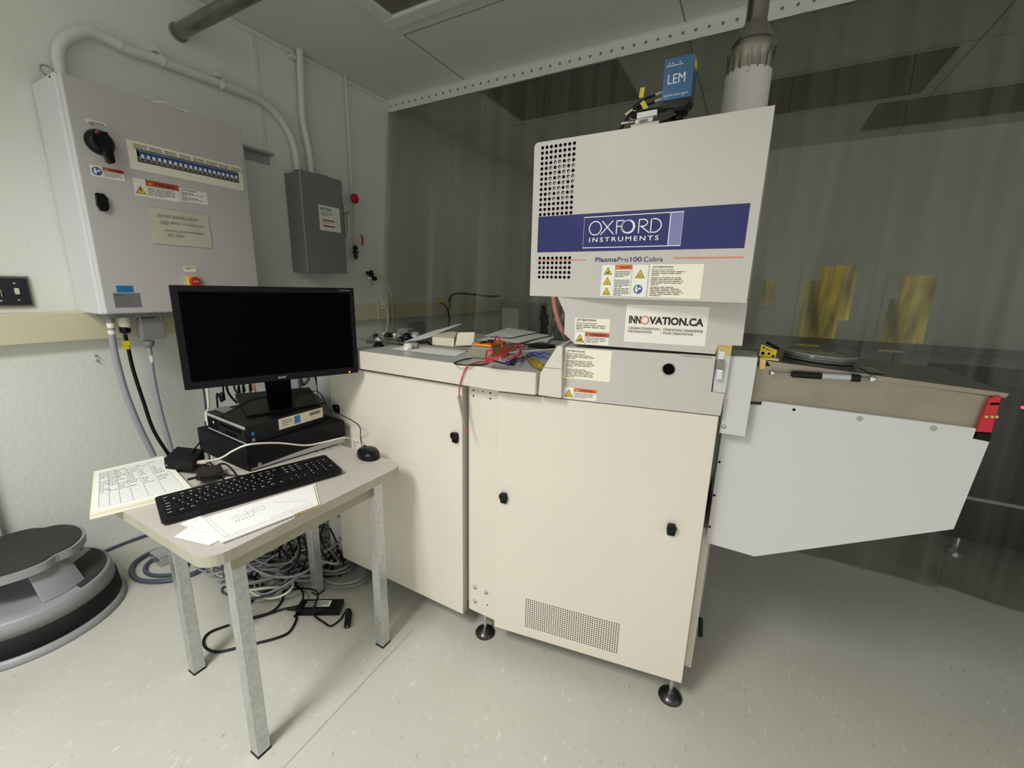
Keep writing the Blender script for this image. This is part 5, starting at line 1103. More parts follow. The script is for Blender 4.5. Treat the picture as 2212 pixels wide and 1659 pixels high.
fpl = Frame(pc+nn*.001, e2, (0, 0, 1)); MB().fbox(fpl, -.006, -.005, .006, .005, 0, .028, M['beige']).build('plug', ttc, bevel=.0015)
cpts = [pc+nn*.028, hz(480, 988, .715), hz(510, 972, .76)+Vector((.02, 0, 0)), hz(560, 958, .80)+Vector((.03, 0, 0)), hz(610, 958, .785)+Vector((.035, 0, 0)), hz(660, 962, .765)+Vector((.04, 0, 0)), hz(720, 950, .76)+Vector((.035, 0, 0)), hz(755, 947, .72), hz(772, 954, .695)]
cpts = [pc+nn*.028, hy(478, 989, .665), hy(505, 973, .685), hx(540, 960, -1.375), hx(600, 957, -1.37), hx(660, 962, -1.365), hx(700, 955, -1.36), hx(740, 946, -1.345), hz(760, 948, .70), hz(772, 954, .6905)]
MB().tube(cpts, .0032, M['cwhite'], 10, 8).build('cord', ttc)
# computers
def pc_quad(fl, fr, bl): return [(fl.x, fl.y), (fr.x, fr.y), (fr.x+bl.x-fl.x, fr.y+bl.y-fl.y), (bl.x, bl.y)]
fl, fr2, bl = hz(537, 1021, TZ), hz(748, 956, TZ), hz(430, 972, TZ)
ZP = .781
d_ = Vector((fr2.x-fl.x, fr2.y-fl.y, 0)); Lf = d_.length; d_.normalize(); dep = Vector((d_.y, -d_.x, 0))*-1
if dep.x > 0: dep = -dep
bl = Vector((-1.752, .732, 0)); fr3 = Vector((fl.x, fl.y, 0))+d_*Lf
pc1 = thing('desktop_computer', Vector((fl.x, fl.y, TZ)), 'larger black desktop computer lying flat, lowest on the table', 'computer')
MB().prism(FZ(0), pc_quad(Vector((fl.x, fl.y, 0))+dep*.012, fr3+dep*.012, bl), TZ+.004, ZP, M['blackm']).build('case', pc1, bevel=.004)
fp1 = Frame((fl.x, fl.y, 0), d_, (0, 0, 1))
bz = MB().fbox(fp1, 0, TZ+.004, Lf, ZP, -.012, 0, M['black']); fb_ = bz.build('front_bezel', pc1, bevel=.003)
MB().flat(fp1, [(.01, TZ+.006), (Lf-.004, TZ+.006), (Lf-.004, TZ+.030), (.16, TZ+.022), (.01, TZ+.010)], .0008, M['silver']).build('silver_strip', pc1)
b = MB()
for k in range(34): u = .012+k*.0035; b.fbox(fp1, u, TZ+.03, u+.0012, ZP-.012, 0, .0010, M['rubber'])
b.build('grille', fb_)
for (x, y) in ((652, 987), (669, 982), (684, 976), (699, 971)):
    u, v = fp1.uv(x, y, .001); MB().fbox(fp1, u-.006, v-.002, u+.006, v+.002, .0008, .0016, M['dark']).build('usb_port', fb_)
for (x, y) in ((711, 967), (718, 964)):
    u, v = fp1.uv(x, y, .001); MB().lathe(fp1.pt(u, v, .0008), fp1.N, [(.0018, 0), (.0016, .0006)], M['dark'], 10).build('audio_jack', fb_)
u, v = fp1.uv(561, 1003, .001); MB().fbox(fp1, u-.006, v-.006, u+.006, v+.006, .0012, .002, M['gplate']).build('sticker', fb_)
ZQ0, ZQ1 = ZP+.002, ZP+.068
fl, fr2, bl = hz(537, 963, ZQ0), hz(699, 912, ZQ0), hz(452, 926, ZQ0)
fl = Vector((fl.x-.006, fl.y, 0)); fr2 = Vector((fr2.x-.006, fr2.y, 0)); bl = Vector((bl.x, bl.y, 0))
pc2 = thing('desktop_computer', Vector((fl.x, fl.y, ZQ0)), 'small black ultra-slim desktop computer with silver trim under the monitor', 'computer')
MB().prism(FZ(0), pc_quad(fl, fr2, bl), ZQ0, ZQ1, M['black']).build('case', pc2, bevel=.004)
e1 = (fl-bl).normalized(); ff = Frame(bl, e1, (0, 0, 1)); Lq = (fl-bl).length
MB().fbox(ff, 0, ZQ1-.012, Lq, ZQ1-.002, 0, .004, M['silver']).build('silver_trim', pc2, bevel=.002); MB().fbox(ff, 0, ZQ0+.002, Lq, ZQ0+.007, 0, .004, M['silver']).build('silver_trim', pc2, bevel=.002)
ff1 = MB().fbox(ff, .002, ZQ0+.007, Lq-.002, ZQ1-.010, 0, .002, M['blackm']).build('front_panel', pc2)
b = MB()
for k in range(6): b.fbox(ff, .008, ZQ0+.012+k*.0065, .085, ZQ0+.0145+k*.0065, .002, .0028, M['dark'])
b.build('vent_slots', ff1)
MB().fbox(ff, .10, ZQ0+.036, Lq-.03, ZQ0+.044, .002, .0035, M['dark']).build('disc_drive_slot', ff1)
for k in range(5): MB().fbox(ff, .14+k*.018, ZQ0+.012, .150+k*.018, ZQ0+.024, .002, .003, M['dark']).build('usb_port', ff1)
MB().lathe(ff.pt(.05, ZQ0+.035, .002), ff.N, [(.006, 0), (.006, .0012), (.0001, .0012)], M['silver'], 18).build('badge', ff1)
e2 = (fr2-fl).normalized(); fs = Frame(fl, e2, (0, 0, 1)); 
u0, v0 = fs.uv(603, 925)[0], fs.uv(605, 926)[1]; u1 = fs.uv(697, 890)[0]; v0 = (fs.uv(609, 925)[1]+fs.uv(698, 902)[1])/2; v1 = (fs.uv(603, 905)[1]+fs.uv(697, 880)[1])/2; v1 = min(v1, ZQ1-.004)
b = MB().fbox(fs, u0, v0, u1, v1, .0002, .0012, M['pcstick']); W_, H_ = u1-u0, v1-v0; rr = random.Random(2)
b.fbox(fs, u0+.33*W_, v0+.15*H_, u0+.46*W_, v1-.1*H_, .0012, .0015, M['bluelab'])
uu = u0+.68*W_
while uu < u0+.92*W_: q_ = rr.uniform(.0006, .002); b.frect(fs, uu, v0+.5*H_, uu+q_, v1-.18*H_, .0016, M['ink']); uu += q_+rr.uniform(.0006, .0016)
bars(b, fs, u0+.06*W_, v1-.2*H_, u0+.3*W_, 3, .22*H_, .08*H_, .0016, M['inkg']); b.build('asset_label', pc2)
u, v = fs.uv(546, 937); 
for dv_, m_ in ((0, M['bluelab']), (-.022, M['gplate'])): MB().fbox(fs, u-.005, v+dv_-.006, u+.005, v+dv_+.006, .0002, .001, m_).build('sticker', pc2)
tp = [hz(x, y, ZQ1+.0006) for x, y in ((459, 883), (484, 892), (504, 883), (488, 877))]
MB().prism(FZ(0), [(p.x, p.y) for p in tp], ZQ1+.0002, ZQ1+.0008, M['gplate']).build('licence_sticker', pc2)
# monitor
R_ = EYE+ray(775, 804)*1.60; md_ = Vector((.383, .924, 0)).normalized(); FM = Frame(R_, md_, (0, 0, 1))
Lm_ = FM.uv(400, 845)[0]; Lm_ = (FM.uv(400, 845)[0]+FM.uv(363, 616)[0])/2; zb_ = (FM.uv(400, 845)[1]+FM.uv(775, 804)[1])/2; zt2 = (FM.uv(363, 616)[1]+FM.uv(762, 622)[1])/2
mo = thing('monitor', FM.pt(Lm_/2, zb_, -.1), 'black widescreen monitor, switched off, standing on the two stacked computers', 'monitor')
MB().fbox(FM, Lm_, zb_, 0, zt2, -.030, 0, M['bezel']).build('housing', mo, bevel=.003)
MB().fbox(FM, Lm_+.08, zb_+.06, -.08, zt2-.06, -.055, -.030, M['bezel']).build('rear_housing', mo, bevel=.01)
MB().fbox(FM, Lm_+.019, zb_+.024, -.017, zt2-.018, 0, .0004, M['screen']).build('screen', mo)
b = MB(); cu = FM.uv(609, 818); b.text(FM, 'acer', (cu[0])-.012, zb_+.008, .0075, M['gplate'], .0008, width=.026, shear=.3, bold=.03); b.build('badge', mo)
u, v = FM.uv(755, 803); MB().fbox(FM, u-.002, zb_+.004, u+.002, zb_+.009, 0, .0008, M['ledy']).build('power_light', mo)
b = MB(); bars(b, FM, -.05, zt2-.008, -.012, 1, .003, .002, .0008, M['gplate'], 1); b.build('model_mark', mo)
# stand: neck and folded base plate
nb = hz(606, 868, ZQ1+.006); nt_ = FM.pt(FM.uv(606, 825)[0], zb_+.06, -.055)
wv = Vector((md_.x, md_.y, 0))*.043; n_ = FM.N
vs = [nb-wv, nb+wv, nb+wv-n_*.02, nb-wv-n_*.02, nt_-wv, nt_+wv, nt_+wv-n_*.018, nt_-wv-n_*.018]
for v in vs[:4]: v.z = ZQ1+.006
MB().add(vs, [(3, 2, 1, 0), (4, 5, 6, 7), (0, 1, 5, 4), (1, 2, 6, 5), (2, 3, 7, 6), (3, 0, 4, 7)], M['black']).build('neck', mo, bevel=.002)
bq = [hz(x, y, ZQ1+.008) for x, y in ((533, 898), (704, 868), (668, 842), (508, 857))]; bq = [Vector((p.x, p.y, 0)) for p in bq]
MB().prism(FZ(0), [(p.x, p.y) for p in bq], ZQ1+.0006, ZQ1+.008, M['black']).build('base_plate', mo, bevel=.003)
md2 = [Vector(p) for p in (bq[3].lerp(bq[0], .0), bq[2].lerp(bq[1], .0), bq[2].lerp(bq[1], .32), bq[3].lerp(bq[0], .32))]
vs = []
for k, p in enumerate(md2): vs.append(Vector((p.x, p.y, ZQ1+(.020 if k < 2 else .0085))))
vs2 = [v-Vector((0, 0, .003)) for v in vs]; MB().add(vs+vs2, [(0, 3, 2, 1), (4, 5, 6, 7), (0, 1, 5, 4), (1, 2, 6, 5), (2, 3, 7, 6), (3, 0, 4, 7)], M['black']).build('raised_rear_plate', mo)

# keyboard
A_ = hz(349, 1131, TZ+.012); B_ = hz(741, 1019, TZ+.012); C_ = hz(325, 1079, TZ+.022)
A_.z = B_.z = 0; kd = (B_-A_).normalized(); KL = (B_-A_).length; kn = Vector((-kd.y, kd.x, 0)); kw = (Vector((C_.x, C_.y, 0))-A_).dot(kn)
KT = TZ+.0045
tilt = math.atan2(.009, kw); FK = Frame(Vector((A_.x, A_.y, KT+.008)), kd, kn*math.cos(tilt)+Vector((0, 0, 1))*math.sin(tilt))
kb = thing('keyboard', Vector((A_.x, A_.y, TZ)), 'full size black wired computer keyboard across the table front', 'keyboard')
MB().prism(FK, rrect(0, 0, KL, kw, .012), -.006, .005, M['black']).build('case', kb, bevel=.002)
for uu in (.03, KL-.06): MB().fbox(Frame(FK.pt(0, 0, -.006), kd, kn), uu, kw-.02, uu+.03, kw-.006, -.009, .0, M['black']).build('riser_foot', kb, bevel=.001)
rows = []
px_ = (KL-.026)/22.6; ky = (kw-.040)/6.1
def krow(r, items, x0=0): rows.append((r, items, x0))
K = []
def addrow(r, defs):
    x = 0
    for d in defs:
        if isinstance(d, (int, float)): x += d; continue
        t, w_ = d; K.append((x, r, w_, 1, t)); x += w_
g = .38
addrow(5.15, [('ESC', 1), 1, ('F1', 1), ('F2', 1), ('F3', 1), ('F4', 1), .5, ('F5', 1), ('F6', 1), ('F7', 1), ('F8', 1), .5, ('F9', 1), ('F10', 1), ('F11', 1), ('F12', 1), g, ('PRT', 1), ('SCR', 1), ('BRK', 1)])
addrow(4, [(c, 1) for c in '`1234567890-=']+[('BACK', 2), g, ('INS', 1), ('HOME', 1), ('PGUP', 1), g, ('NUM', 1), ('/', 1), ('*', 1), ('-', 1)])
addrow(3, [('TAB', 1.5)]+[(c, 1) for c in 'QWERTYUIOP[]']+[('\\', 1.5), g, ('DEL', 1), ('END', 1), ('PGDN', 1), g, ('7', 1), ('8', 1), ('9', 1)])
addrow(2, [('CAPS', 1.75)]+[(c, 1) for c in "ASDFGHJKL;'"]+[('ENTER', 2.25), g+3+g, ('4', 1), ('5', 1), ('6', 1)])
addrow(1, [('SHIFT', 2.25)]+[(c, 1) for c in 'ZXCVBNM,./']+[('SHIFT', 2.75), g+1, ('^', 1), 1+g, ('1', 1), ('2', 1), ('3', 1)])
addrow(0, [('CTRL', 1.25), ('WIN', 1.25), ('ALT', 1.25), ('', 6.25), ('ALT', 1.25), ('FN', 1.25), ('MENU', 1.25), ('CTRL', 1.25), g, ('<', 1), ('v', 1), ('>', 1), g, ('0', 2), ('.', 1)])
K.append((15+g*2+3+3, 2, 1, 2, '+')); K.append((15+g*2+3+3, 0, 1, 2, 'ENT'))
rest = MB()
for i, (x, r, w_, h_, t) in enumerate(K):
    b = MB() if i < 100 else rest
    u0, v0 = .013+x*px_+.0009, .020+r*ky+.0009; u1, v1 = .013+(x+w_)*px_-.0009, .020+(r+h_*(.85 if r > 5 else 1))*ky-.0009
    i0 = .0018
    vs = [FK.pt(u, v, w) for (w, ii) in ((.005, 0), (.0092, i0)) for (u, v) in ((u0+ii, v0+ii), (u1-ii, v0+ii), (u1-ii, v1-ii), (u0+ii, v1-ii))]
    b.add(vs, [(4, 5, 6, 7), (0, 1, 5, 4), (1, 2, 6, 5), (2, 3, 7, 6), (3, 0, 4, 7)], M['black'])
    if t: b.text(FK, t, u0+.0028, v1-.0085, .0044 if len(t) < 3 else .0032, M['wtext'], .0096, width=(.0034*len(t) if len(t) < 3 else .0095), bold=.02)
    if i < 100: b.build('key', kb)
o = rest.build('key', kb); o['kind'] = 'stuff'
# mouse
q = hz(795, 985, TZ); mo2 = thing('mouse', Vector((q.x, q.y, TZ)), 'black wired computer mouse near the right corner of the table', 'mouse')
b = MB(); vs = []; n = 20; ax_ = Vector((-.62, .78, 0)).normalized(); ay_ = Vector((-ax_.y, ax_.x, 0)); ax_ = hz(819, 1000, TZ)-hz(778, 966, TZ); ax_.z = 0; ax_.normalize(); ay_ = Vector((-ax_.y, ax_.x, 0))
lv = [(0, 0.0006, 1), (.25, .004, 1.02), (.5, .018, .98), (.75, .028, .82), (.9, .034, .55), (1, .036, .12)]
for (_, z_, k_) in lv:
    for j in range(n):
        t = 2*PI*j/n; a_ = math.cos(t); c_ = math.sin(t); asym = 1+.10*a_
        hgt = z_*(1 - .22*max(0, -a_)*k_)
        vs.append(Vector((q.x, q.y, TZ))+ax_*(a_*.060*k_)+ay_*(c_*.038*k_*asym)+Vector((0, 0, hgt)))
b.add(vs, [(i*n+j, i*n+(j+1) % n, (i+1)*n+(j+1) % n, (i+1)*n+j) for i in range(len(lv)-1) for j in range(n)], M['black'], True); b.add(vs[-n:], [tuple(range(n))], M['black'], True); b.build('body', mo2)
wq = Vector((q.x, q.y, TZ+.028))-ax_*.030; MB().lathe(wq-ay_*.004, ay_, [(.006, 0), (.006, .008)], M['rubber'], 14).build('scroll_wheel', mo2)
mp = Vector((q.x, q.y, TZ+.012))-ax_*.055
MB().tube([mp, hz(779, 948, .705), hy(778, 925, 1.075), hy(768, 913, 1.075), hy(745, 900, 1.07), hx(712, 885, -1.36), hx(704, 872, -1.38), hx(690, 848, -1.43), hx(675, 845, -1.47), hx(640, 850, -1.52)], .0018, M['black'], 8, 8).build('cord', mo2)
# drawings on the table front
sheet('drawing_sheet', [hz(388, 1132, TZ+.002), hz(483, 1172, TZ+.002), hz(520, 1150, TZ+.002), hz(432, 1115, TZ+.002)], M['paper'], 'lower dog-eared technical sheet at the table corner, beneath the drawing', 'paper', curl=.002, lines=3)
sheet('drawing_sheet', [hz(376, 1160, TZ+.0012), hz(452, 1178, TZ+.0012), hz(500, 1155, TZ+.0012), hz(420, 1130, TZ+.0012)], M['paper'], 'bottom sheet sticking out at the front corner of the table', 'paper', curl=.001)
q4 = [hz(x, y, TZ+.007) for x, y in ((480, 1171), (688, 1091), (676, 1047), (424, 1124))]
pb = thing('printed_booklet', Vector((q4[0].x, q4[0].y, TZ)), 'spiral bound booklet of circuit drawings lying under the keyboard edge', 'booklet')
MB().prism(FZ(0), [(p.x, p.y) for p in q4], TZ+.003, TZ+.0068, M['paper']).build('pages', pb)
b = MB().add([Vector((p.x, p.y, TZ+.0072)) for p in q4], [(0, 1, 2, 3)], M['paper']); G = lambda a_, c_: (q4[0]*(1-a_)+q4[1]*a_)*(1-c_)+(q4[3]*(1-a_)+q4[2]*a_)*c_+Vector((0, 0, .0008))
def ln(a0, c0, a1, c1, w_=.004, m_=None):
    d = Vector((a1-a0, c1-c0)); n_ = Vector((-d.y, d.x)).normalized()*w_/2*Vector((1, 1)).length/1.414
    n_ = Vector((n_.x*.5, n_.y)); b.add([G(a0-n_.x, c0-n_.y), G(a1-n_.x, c1-n_.y), G(a1+n_.x, c1+n_.y), G(a0+n_.x, c0+n_.y)], [(0, 1, 2, 3)], m_ or M['inkg'])
for p in ((.05, .07, .95, .07), (.05, .07, .05, .97), (.05, .13, .93, .13), (.08, .13, .08, .97), (.5, .2, .95, .2), (.5, .07, .5, .2), (.7, .07, .7, .2), (.2, .6, .5, .6), (.2, .68, .45, .68), (.35, .6, .35, .8), (.5, .6, .5, .76), (.5, .76, .4, .76), (.4, .76, .4, .6), (.6, .75, .92, .3)): ln(*p)
for k in range(6): ln(.22+.03*k, .5, .23+.03*k, .5, .03, M['inkg'])
b.build('circuit_drawing', pb)
b = MB(); e_ = q4[0].lerp(q4[1], .72); f_ = q4[1]
for k in range(16): p = e_.lerp(f_, k/15); b.tube([Vector((p.x+.002, p.y-.002, TZ+.0012)), Vector((p.x+.006, p.y-.004, TZ+.005)), Vector((p.x, p.y, TZ+.008))], .0012, M['gold'], 6, 3)
b.build('spiral_binding', pb)
q5 = [hz(x, y, TZ+.002) for x, y in ((620, 1115), (692, 1090), (681, 1045), (600, 1075))]
tag(MB().prism(FZ(0), [(p.x, p.y) for p in q5], TZ+.0004, TZ+.0026, M['paperc']).build('yellowed_notebook'), 'yellowed notebook under the spiral bound drawings', 'notebook')
# black pouch with tie and spare cable loops
tt = thing('eyeglass_pouch', hz(445, 1038, TZ), 'small black folded pouch beside the keyboard and binder', 'pouch')
pz = [hz(x, y, TZ+.004) for x, y in ((424, 1044), (440, 1047), (462, 1040), (485, 1030), (478, 1018), (440, 1022))]
MB().prism(FZ(0), [(p.x, p.y) for p in pz], TZ+.0145, TZ+.028, M['brown']).build('body', tt, bevel=.004)
MB().tube([hz(405, 1036, TZ+.032), hz(432, 1030, TZ+.033), hz(482, 1024, TZ+.031)], .004, M['black'], 8).build('strap', tt)
tag(MB().tube([hz(440, 1005, TZ+.02), hz(462, 1010, TZ+.004), hz(475, 1030, TZ+.004), hz(500, 1042, TZ+.004), hz(512, 1030, TZ+.004), hz(490, 1004, TZ+.004), hz(470, 1005, TZ+.006), hz(456, 1030, TZ+.006), hz(430, 1032, TZ+.034)], .0026, M['black'], 8, 8).build('spare_cable'), 'loose black cable loop on the table between interface box and keyboard', 'cable')
tag(MB().tube([hz(452, 998, TZ+.01), hz(470, 1015, TZ+.012), hz(488, 1025, TZ+.010), hz(530, 1028, TZ+.003)], .0024, M['black'], 8, 6).build('spare_cable'), 'short black cable running from the interface box to the big computer corner', 'cable')
tag(MB().tube([hx(640, 854, -1.60), hx(560, 860, -1.52), hx(510, 882, -1.52), hx(478, 897, -1.60), hx(458, 912, -1.70), hx(445, 935, -1.72), hx(432, 955, -1.75), hz(413, 978, TZ+.06)], .0026, M['black'], 8, 8).build('black_signal_cable'), 'thin black cord crossing the monitor base and running down beside the computers', 'cable')

# cables seen between monitor and computers, hanging behind the table
CL = [((440, 845), (444, 880), (447, 910), (446, 945)), .0035, 'cblue', 'blue-grey cable hanging behind the computers, farthest left'
      ], [((447, 840), (450, 880), (449, 925)), .005, 'cwhite', 'ivory cable hanging behind the computers on the left'
      ], [((482, 838), (481, 858), (479, 868), (470, 878)), .0032, 'black', 'black cable with ferrite bead below the monitor'
      ], [((490, 838), (500, 858), (512, 870), (520, 878)), .0038, 'black', 'black cable running down right of the ferrite bead'
      ], [((506, 836), (514, 850), (520, 858)), .003, 'black', 'short black cable under the monitor, centre left'
      ], [((526, 832), (529, 845), (527, 858)), .0035, 'black', 'black cable vertical behind the monitor base centre'
      ], [((541, 831), (544, 845), (541, 856)), .0026, 'black', 'thin black cable left of the pink cable'
      ], [((544, 829), (551, 845), (553, 856)), .003, 'pink', 'pink cable behind the monitor base'
      ], [((682, 812), (687, 835), (688, 852)), .0045, 'black', 'black cable dropping behind right side of monitor base'
      ], [((666, 815), (655, 832), (648, 842)), .0055, 'cblue', 'diagonal blue-grey tube right of the monitor neck']
for pts, r_, m_, lb in CL:
    X_ = -2.0 if pts[0][0] < 600 else -1.75
    P_ = [hx(x, y, X_) for x, y in pts]; P_ = [P_[0]+Vector((0, 0, .12))]+P_+[Vector((P_[-1].x, P_[-1].y, .02))]
    o = MB().tube(P_, r_*1.3, M[m_], 8).build('hanging_cable'); tag(o, lb, 'cable')
q = hx(479, 857, -1.985); tag(MB().lathe(q+Vector((.004, 0, .02)), (0, 0, -1), [(.006, 0), (.011, .004), (.011, .034), (.006, .038)], M['black'], 14).build('ferrite_bead'), 'black ferrite bead on a cable below the monitor', 'ferrite bead')

# ================================================================ STOOL
sx, sy = -2.312, .318; st_ = thing('step_stool', (sx, sy, 0), 'round grey rolling step stool with black rubber treads', 'step stool')
MB().lathe((sx, sy, 0), (0, 0, 1), [(.262, 0), (.274, .0), (.276, .010), (.270, .026), (.256, .030)], M['stoolm'], 72).build('base_skirt', st_)
MB().lathe((sx, sy, 0), (0, 0, 1), [(.250, .028), (.262, .032), (.256, .098), (.246, .102)], M['rubber'], 72).build('bumper_band', st_)
zst = .158
b = MB().lathe((sx, sy, 0), (0, 0, 1), [(.24, .099), (.252, .100), (.245, .150), (.240, zst), (.19, zst), (.001, zst)], M['stoolm'], 72, caps=False); b.build('lower_step', st_)
ftr = FZ(zst)
def arcpoly(r0, r1, a0, a1, n=14, cut=0):
    return [(sx+r1*math.cos(a0+(a1-a0)*i/n), sy+r1*math.sin(a0+(a1-a0)*i/n)) for i in range(n+1)]+[(sx+r0*math.cos(a1-(a1-a0)*(cut+(1-2*cut)*i/4)), sy+r0*math.sin(a1-(a1-a0)*(cut+(1-2*cut)*i/4))) for i in range(5)]
for k, (a0, a1) in enumerate(((-1.9, -.55), (-3.55, -2.15), (.45, 1.9), (2.1, 2.6))):
    MB().prism(ftr, arcpoly(.135, .232, a0, a1, cut=.2), .0003, .004, M['tread']).build('step_tread', st_)
ztop = .302
def lobes(r, n=96): 
    out = []
    for i in range(n):
        a = 2*PI*i/n; d = 0
        for an in (.42, -1.75+PI/4*0-.15, 2.45, -2.75): 
            dd = (a-an+PI) % (2*PI)-PI; d += math.exp(-(dd/.16)**2)
        out.append((sx+r*(1-.085*d)*math.cos(a), sy+r*(1-.085*d)*math.sin(a)))
    return out
RT = .188
MB().prism(FZ(0), lobes(RT), ztop-.030, ztop, M['stoolm']).build('top_platform', st_, bevel=.004)
MB().prism(FZ(0), lobes(RT*.945), ztop+.0003, ztop+.004, M['tread']).build('top_mat', st_)
for k, a in enumerate((.35, PI+.35)):
    vs = []; n = 10
    for (rad, z_, hw, tk) in ((.205, zst+.0005, .34, .03), (.150, ztop-.030, .42, .035)):
        for i in range(n+1): t = a-hw+2*hw*i/n; vs.append((sx+rad*math.cos(t), sy+rad*math.sin(t), z_))
        for i in range(n, -1, -1): t = a-hw+2*hw*i/n; vs.append((sx+(rad-tk)*math.cos(t), sy+(rad-tk)*math.sin(t), z_))
    m_ = 2*(n+1); MB().add(vs, [tuple(range(m_-1, -1, -1)), tuple(range(m_, 2*m_))]+[(i, (i+1) % m_, m_+(i+1) % m_, m_+i) for i in range(m_)], M['stoolm']).build('support_post', st_, bevel=.003)

# ================================================================ FLOOR CABLES
def fl_(x, y, z=.006): return hz(x, y, z)
tag(MB().tube([hz(205, 1200, .008), hz(270, 1173, .008), hz(340, 1148, .008), hz(380, 1133, .008)], .0075, M['cblue'], 10).build('wall_cable'), 'thick dark cable along foot of left wall behind the stool', 'cable')
tag(MB().tube([fl_(x, y, .012) for x, y in ((375, 1180), (330, 1192), (292, 1215), (284, 1238), (305, 1254), (360, 1254), (420, 1238), (455, 1215), (470, 1190))], .010, M['cblue'], 12, 8).build('hose_loop'), 'outer blue-grey hose loop on the floor behind the left table leg', 'hose')
tag(MB().tube([fl_(x, y, .012) for x, y in ((372, 1192), (345, 1200), (318, 1218), (314, 1235), (335, 1243), (375, 1240), (400, 1225), (410, 1200))], .008, M['cblue'], 12, 8).build('hose_loop'), 'inner blue-grey hose loop on the floor behind the left table leg', 'hose')
tag(MB().box(*(lambda a: (a.x-.05, a.y-.03, .001, a.x+.05, a.y+.07, .05))(fl_(352, 1212, 0)), M['galv']).build('steel_floor_box', bevel=.004), 'small galvanised floor box inside the blue-grey hose loops', 'floor box')
# dense grey tangle
rr = random.Random(11); b = MB(); c0 = hz(600, 1185, 0); 
for k in range(95):
    cx3 = rr.uniform(-2.15, -1.62); cy3 = rr.uniform(.86, 1.16); r1, r2 = rr.uniform(.09, .20), rr.uniform(.06, .14); a0 = rr.uniform(0, 6); rot = rr.uniform(-.4, .4); zz_ = rr.uniform(.006, .13); sp = rr.uniform(4, 6.2); pts = []
    for i in range(11):
        a = a0+sp*i/10; x = r1*math.cos(a); y = r2*math.sin(a)
        yy_ = min(cy3+x*math.sin(rot)*.5+y, 1.40)
        pts.append((max(min(cx3+x*math.cos(rot), -1.45), -2.5), yy_, max(.006, zz_+.02*math.sin(a*2+k)+.05*math.exp(-((cx3+2.0)/.2)**2))))
    b.tube(pts, rr.uniform(.004, .0062), rr.choice([M['cgrey']]*6+[M['cgrey2']]*3+[M['cwhite'], M['cblue']]), 6, 5)
o = tag(b.build('cable_tangle'), 'heap of tangled light grey cables on the floor beneath the table', 'cable tangle'); o['kind'] = 'stuff'
# grey coil near the cabinet foot
for k, (cpx, rx, lb) in enumerate((((745, 1240), .15, 'larger grey cable coil beside the machine, front of the table leg'), ((725, 1225), .11, 'middle grey cable coil behind the rear table leg'), ((742, 1218), .075, 'inner small grey cable coil nearest the cabinet'))):
    c = hz(*cpx, .01); pts = []
    for i in range(30):
        a = 2*PI*i/13.5; r_ = rx*(1-.004*i+.03*math.sin(i)); pts.append((c.x-.02+r_*math.cos(a)*1.0, min(c.y+r_*math.sin(a)*.72, 1.36), .007+.0012*i+.002*math.sin(i*1.7)+.004*k))
    tag(MB().tube(pts, .0062, M['cgrey2'], 8, 5).build('cable_coil'), lb, 'cable')
BL = [([(505, 1200), (530, 1235), (562, 1258), (566, 1263), (545, 1265), (520, 1263)], .0055, 'black cable kinked beside the front table leg', (.02,)*6),
      ([(516, 1236), (545, 1248), (560, 1230), (568, 1190), (575, 1172), (592, 1175), (590, 1195), (580, 1222)], .0048, 'black cable arching above the grey tangle', (.01, .01, .03, .08, .12, .13, .1, .04)),
      ([(606, 1160), (604, 1200), (608, 1240), (612, 1275), (608, 1300), (585, 1322), (540, 1335)], .0042, 'black cable dropping from the table and curving left on the floor', (.22, .12, .05, .008, .006, .006, .006)),
      ([(636, 1330), (640, 1338), (625, 1365), (598, 1378), (560, 1388), (510, 1400), (470, 1408), (445, 1400), (440, 1382), (455, 1365), (495, 1350)], .0046, 'long black lead looping forward past the front table leg', (.006,)*11),
      ([(634, 1312), (610, 1316), (575, 1328), (540, 1337), (530, 1330), (536, 1308), (562, 1284), (598, 1268), (632, 1264), (652, 1275), (655, 1292), (648, 1318)], .0042, 'black lead looping from the power adapter and back over it', (.012, .01, .006, .006, .006, .006, .006, .008, .01, .02, .034, .034)),
      ([(612, 1278), (640, 1272), (675, 1273), (687, 1285), (680, 1310), (678, 1328), (700, 1345), (715, 1352), (735, 1338), (748, 1318), (755, 1315)], .0036, 'thin black lead draped over the power adapter to the small plug', (.006, .008, .02, .034, .034, .01, .006, .006, .006, .012, .016)),
      ([(625, 1170), (635, 1200), (650, 1225), (675, 1240), (700, 1228), (715, 1200)], .0042, 'black cable sagging behind the rear table leg', (.2, .12, .05, .02, .04, .12)),
      ([(690, 1150), (700, 1180), (716, 1200), (720, 1222), (705, 1240), (680, 1250)], .0046, 'black cable curving down beside the pump', (.2, .15, .1, .06, .02, .008)),
      ([(712, 1140), (726, 1170), (728, 1200), (718, 1225), (735, 1245)], .0042, 'black cable hanging nearest the bolted frame post', (.2, .14, .09, .04, .01)),
      ([(615, 1240), (622, 1215), (640, 1185), (648, 1160)], .0042, 'black cable rising left of the rear table leg', (.02, .06, .13, .2))]
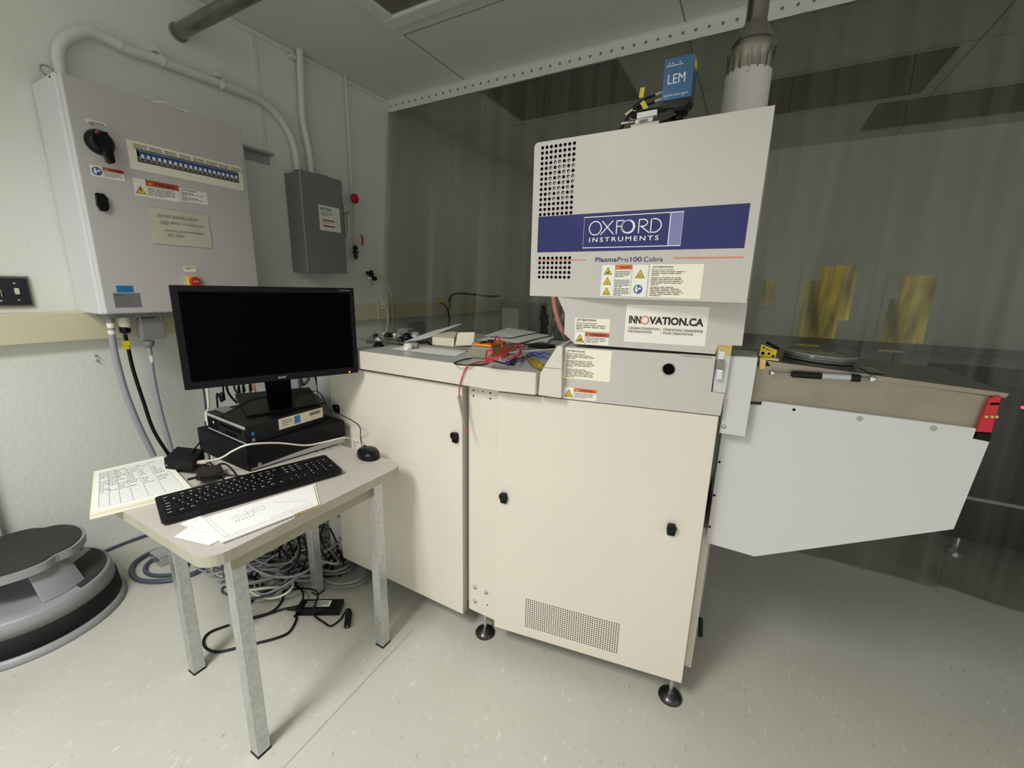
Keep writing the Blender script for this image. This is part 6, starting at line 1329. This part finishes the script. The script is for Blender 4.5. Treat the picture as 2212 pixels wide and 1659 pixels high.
BL += [([(598, 1158), (612, 1190), (640, 1215), (668, 1232)], .0044, 'black cable slanting across the grey tangle toward the rear leg', (.2, .14, .12, .08)),
      ([(640, 1150), (648, 1185), (640, 1215), (622, 1240), (640, 1262)], .0042, 'black cable twisting down left of the rear table leg', (.22, .16, .12, .07, .01)),
      ([(700, 1132), (690, 1165), (697, 1195), (712, 1215), (700, 1232)], .0046, 'black cable knotted under the pump opening', (.3, .22, .16, .1, .03)),
      ([(655, 1160), (662, 1190), (658, 1220), (640, 1245)], .0040, 'short black cable just left of the rear table leg', (.2, .16, .1, .03)),
      ([(718, 1168), (735, 1195), (742, 1222), (728, 1240), (700, 1246)], .0044, 'black cable looping round the cabinet foot', (.12, .09, .05, .02, .01))]
for pts, r_, lb, zs in BL:
    o = MB().tube([hz(x, y, max(z, r_+.001)) for (x, y), z in zip(pts, zs)], r_, M['black'], 8, 8).build('black_cable'); tag(o, lb, 'cable')
# power adapter
A_, B_, D_ = hz(638, 1331, .001), hz(733, 1330, .001), hz(650, 1300, .001)
e1 = (B_-A_).normalized(); fad = Frame(Vector((A_.x, A_.y, 0)), e1, Vector((-e1.y, e1.x, 0))); La = (B_-A_).length
tt = thing('power_adapter', (A_+B_)/2, 'black laptop power adapter brick with white label on the floor', 'power adapter')
MB().fbox(fad, 0, 0, La, .062, .001, .030, M['black']).build('case', tt, bevel=.003)
b = MB(); uu = La*.40; b.fbox(fad, uu, .018, uu+La*.34, .052, .030, .0304, M['sticker']); bars(b, fad, uu+.006, .046, uu+La*.32, 4, .007, .004, .0306, M['ink']); b.fbox(fad, La*.18, .016, La*.38, .05, .030, .0304, M['boxg']); b.build('rating_label', tt)
MB().tube([fad.pt(-.002, .03, .014), fad.pt(-.045, .026, .013)], lambda t: .011*(1-.5*t), M['black'], 10).build('inlet_plug', tt)
A_ = hz(750, 1352, .012); B_ = hz(755, 1318, .012)
tt = thing('power_plug', A_, 'small black moulded plug on the floor right of power adapter', 'plug')
MB().tube([B_, B_.lerp(A_, .3), A_], lambda t: .007+.006*min(1, t*2), M['black'], 12).build('body', tt); MB().lathe(A_, (A_-B_), [(.004, 0), (.003, .006)], M['chrome'], 10).build('contact', tt)
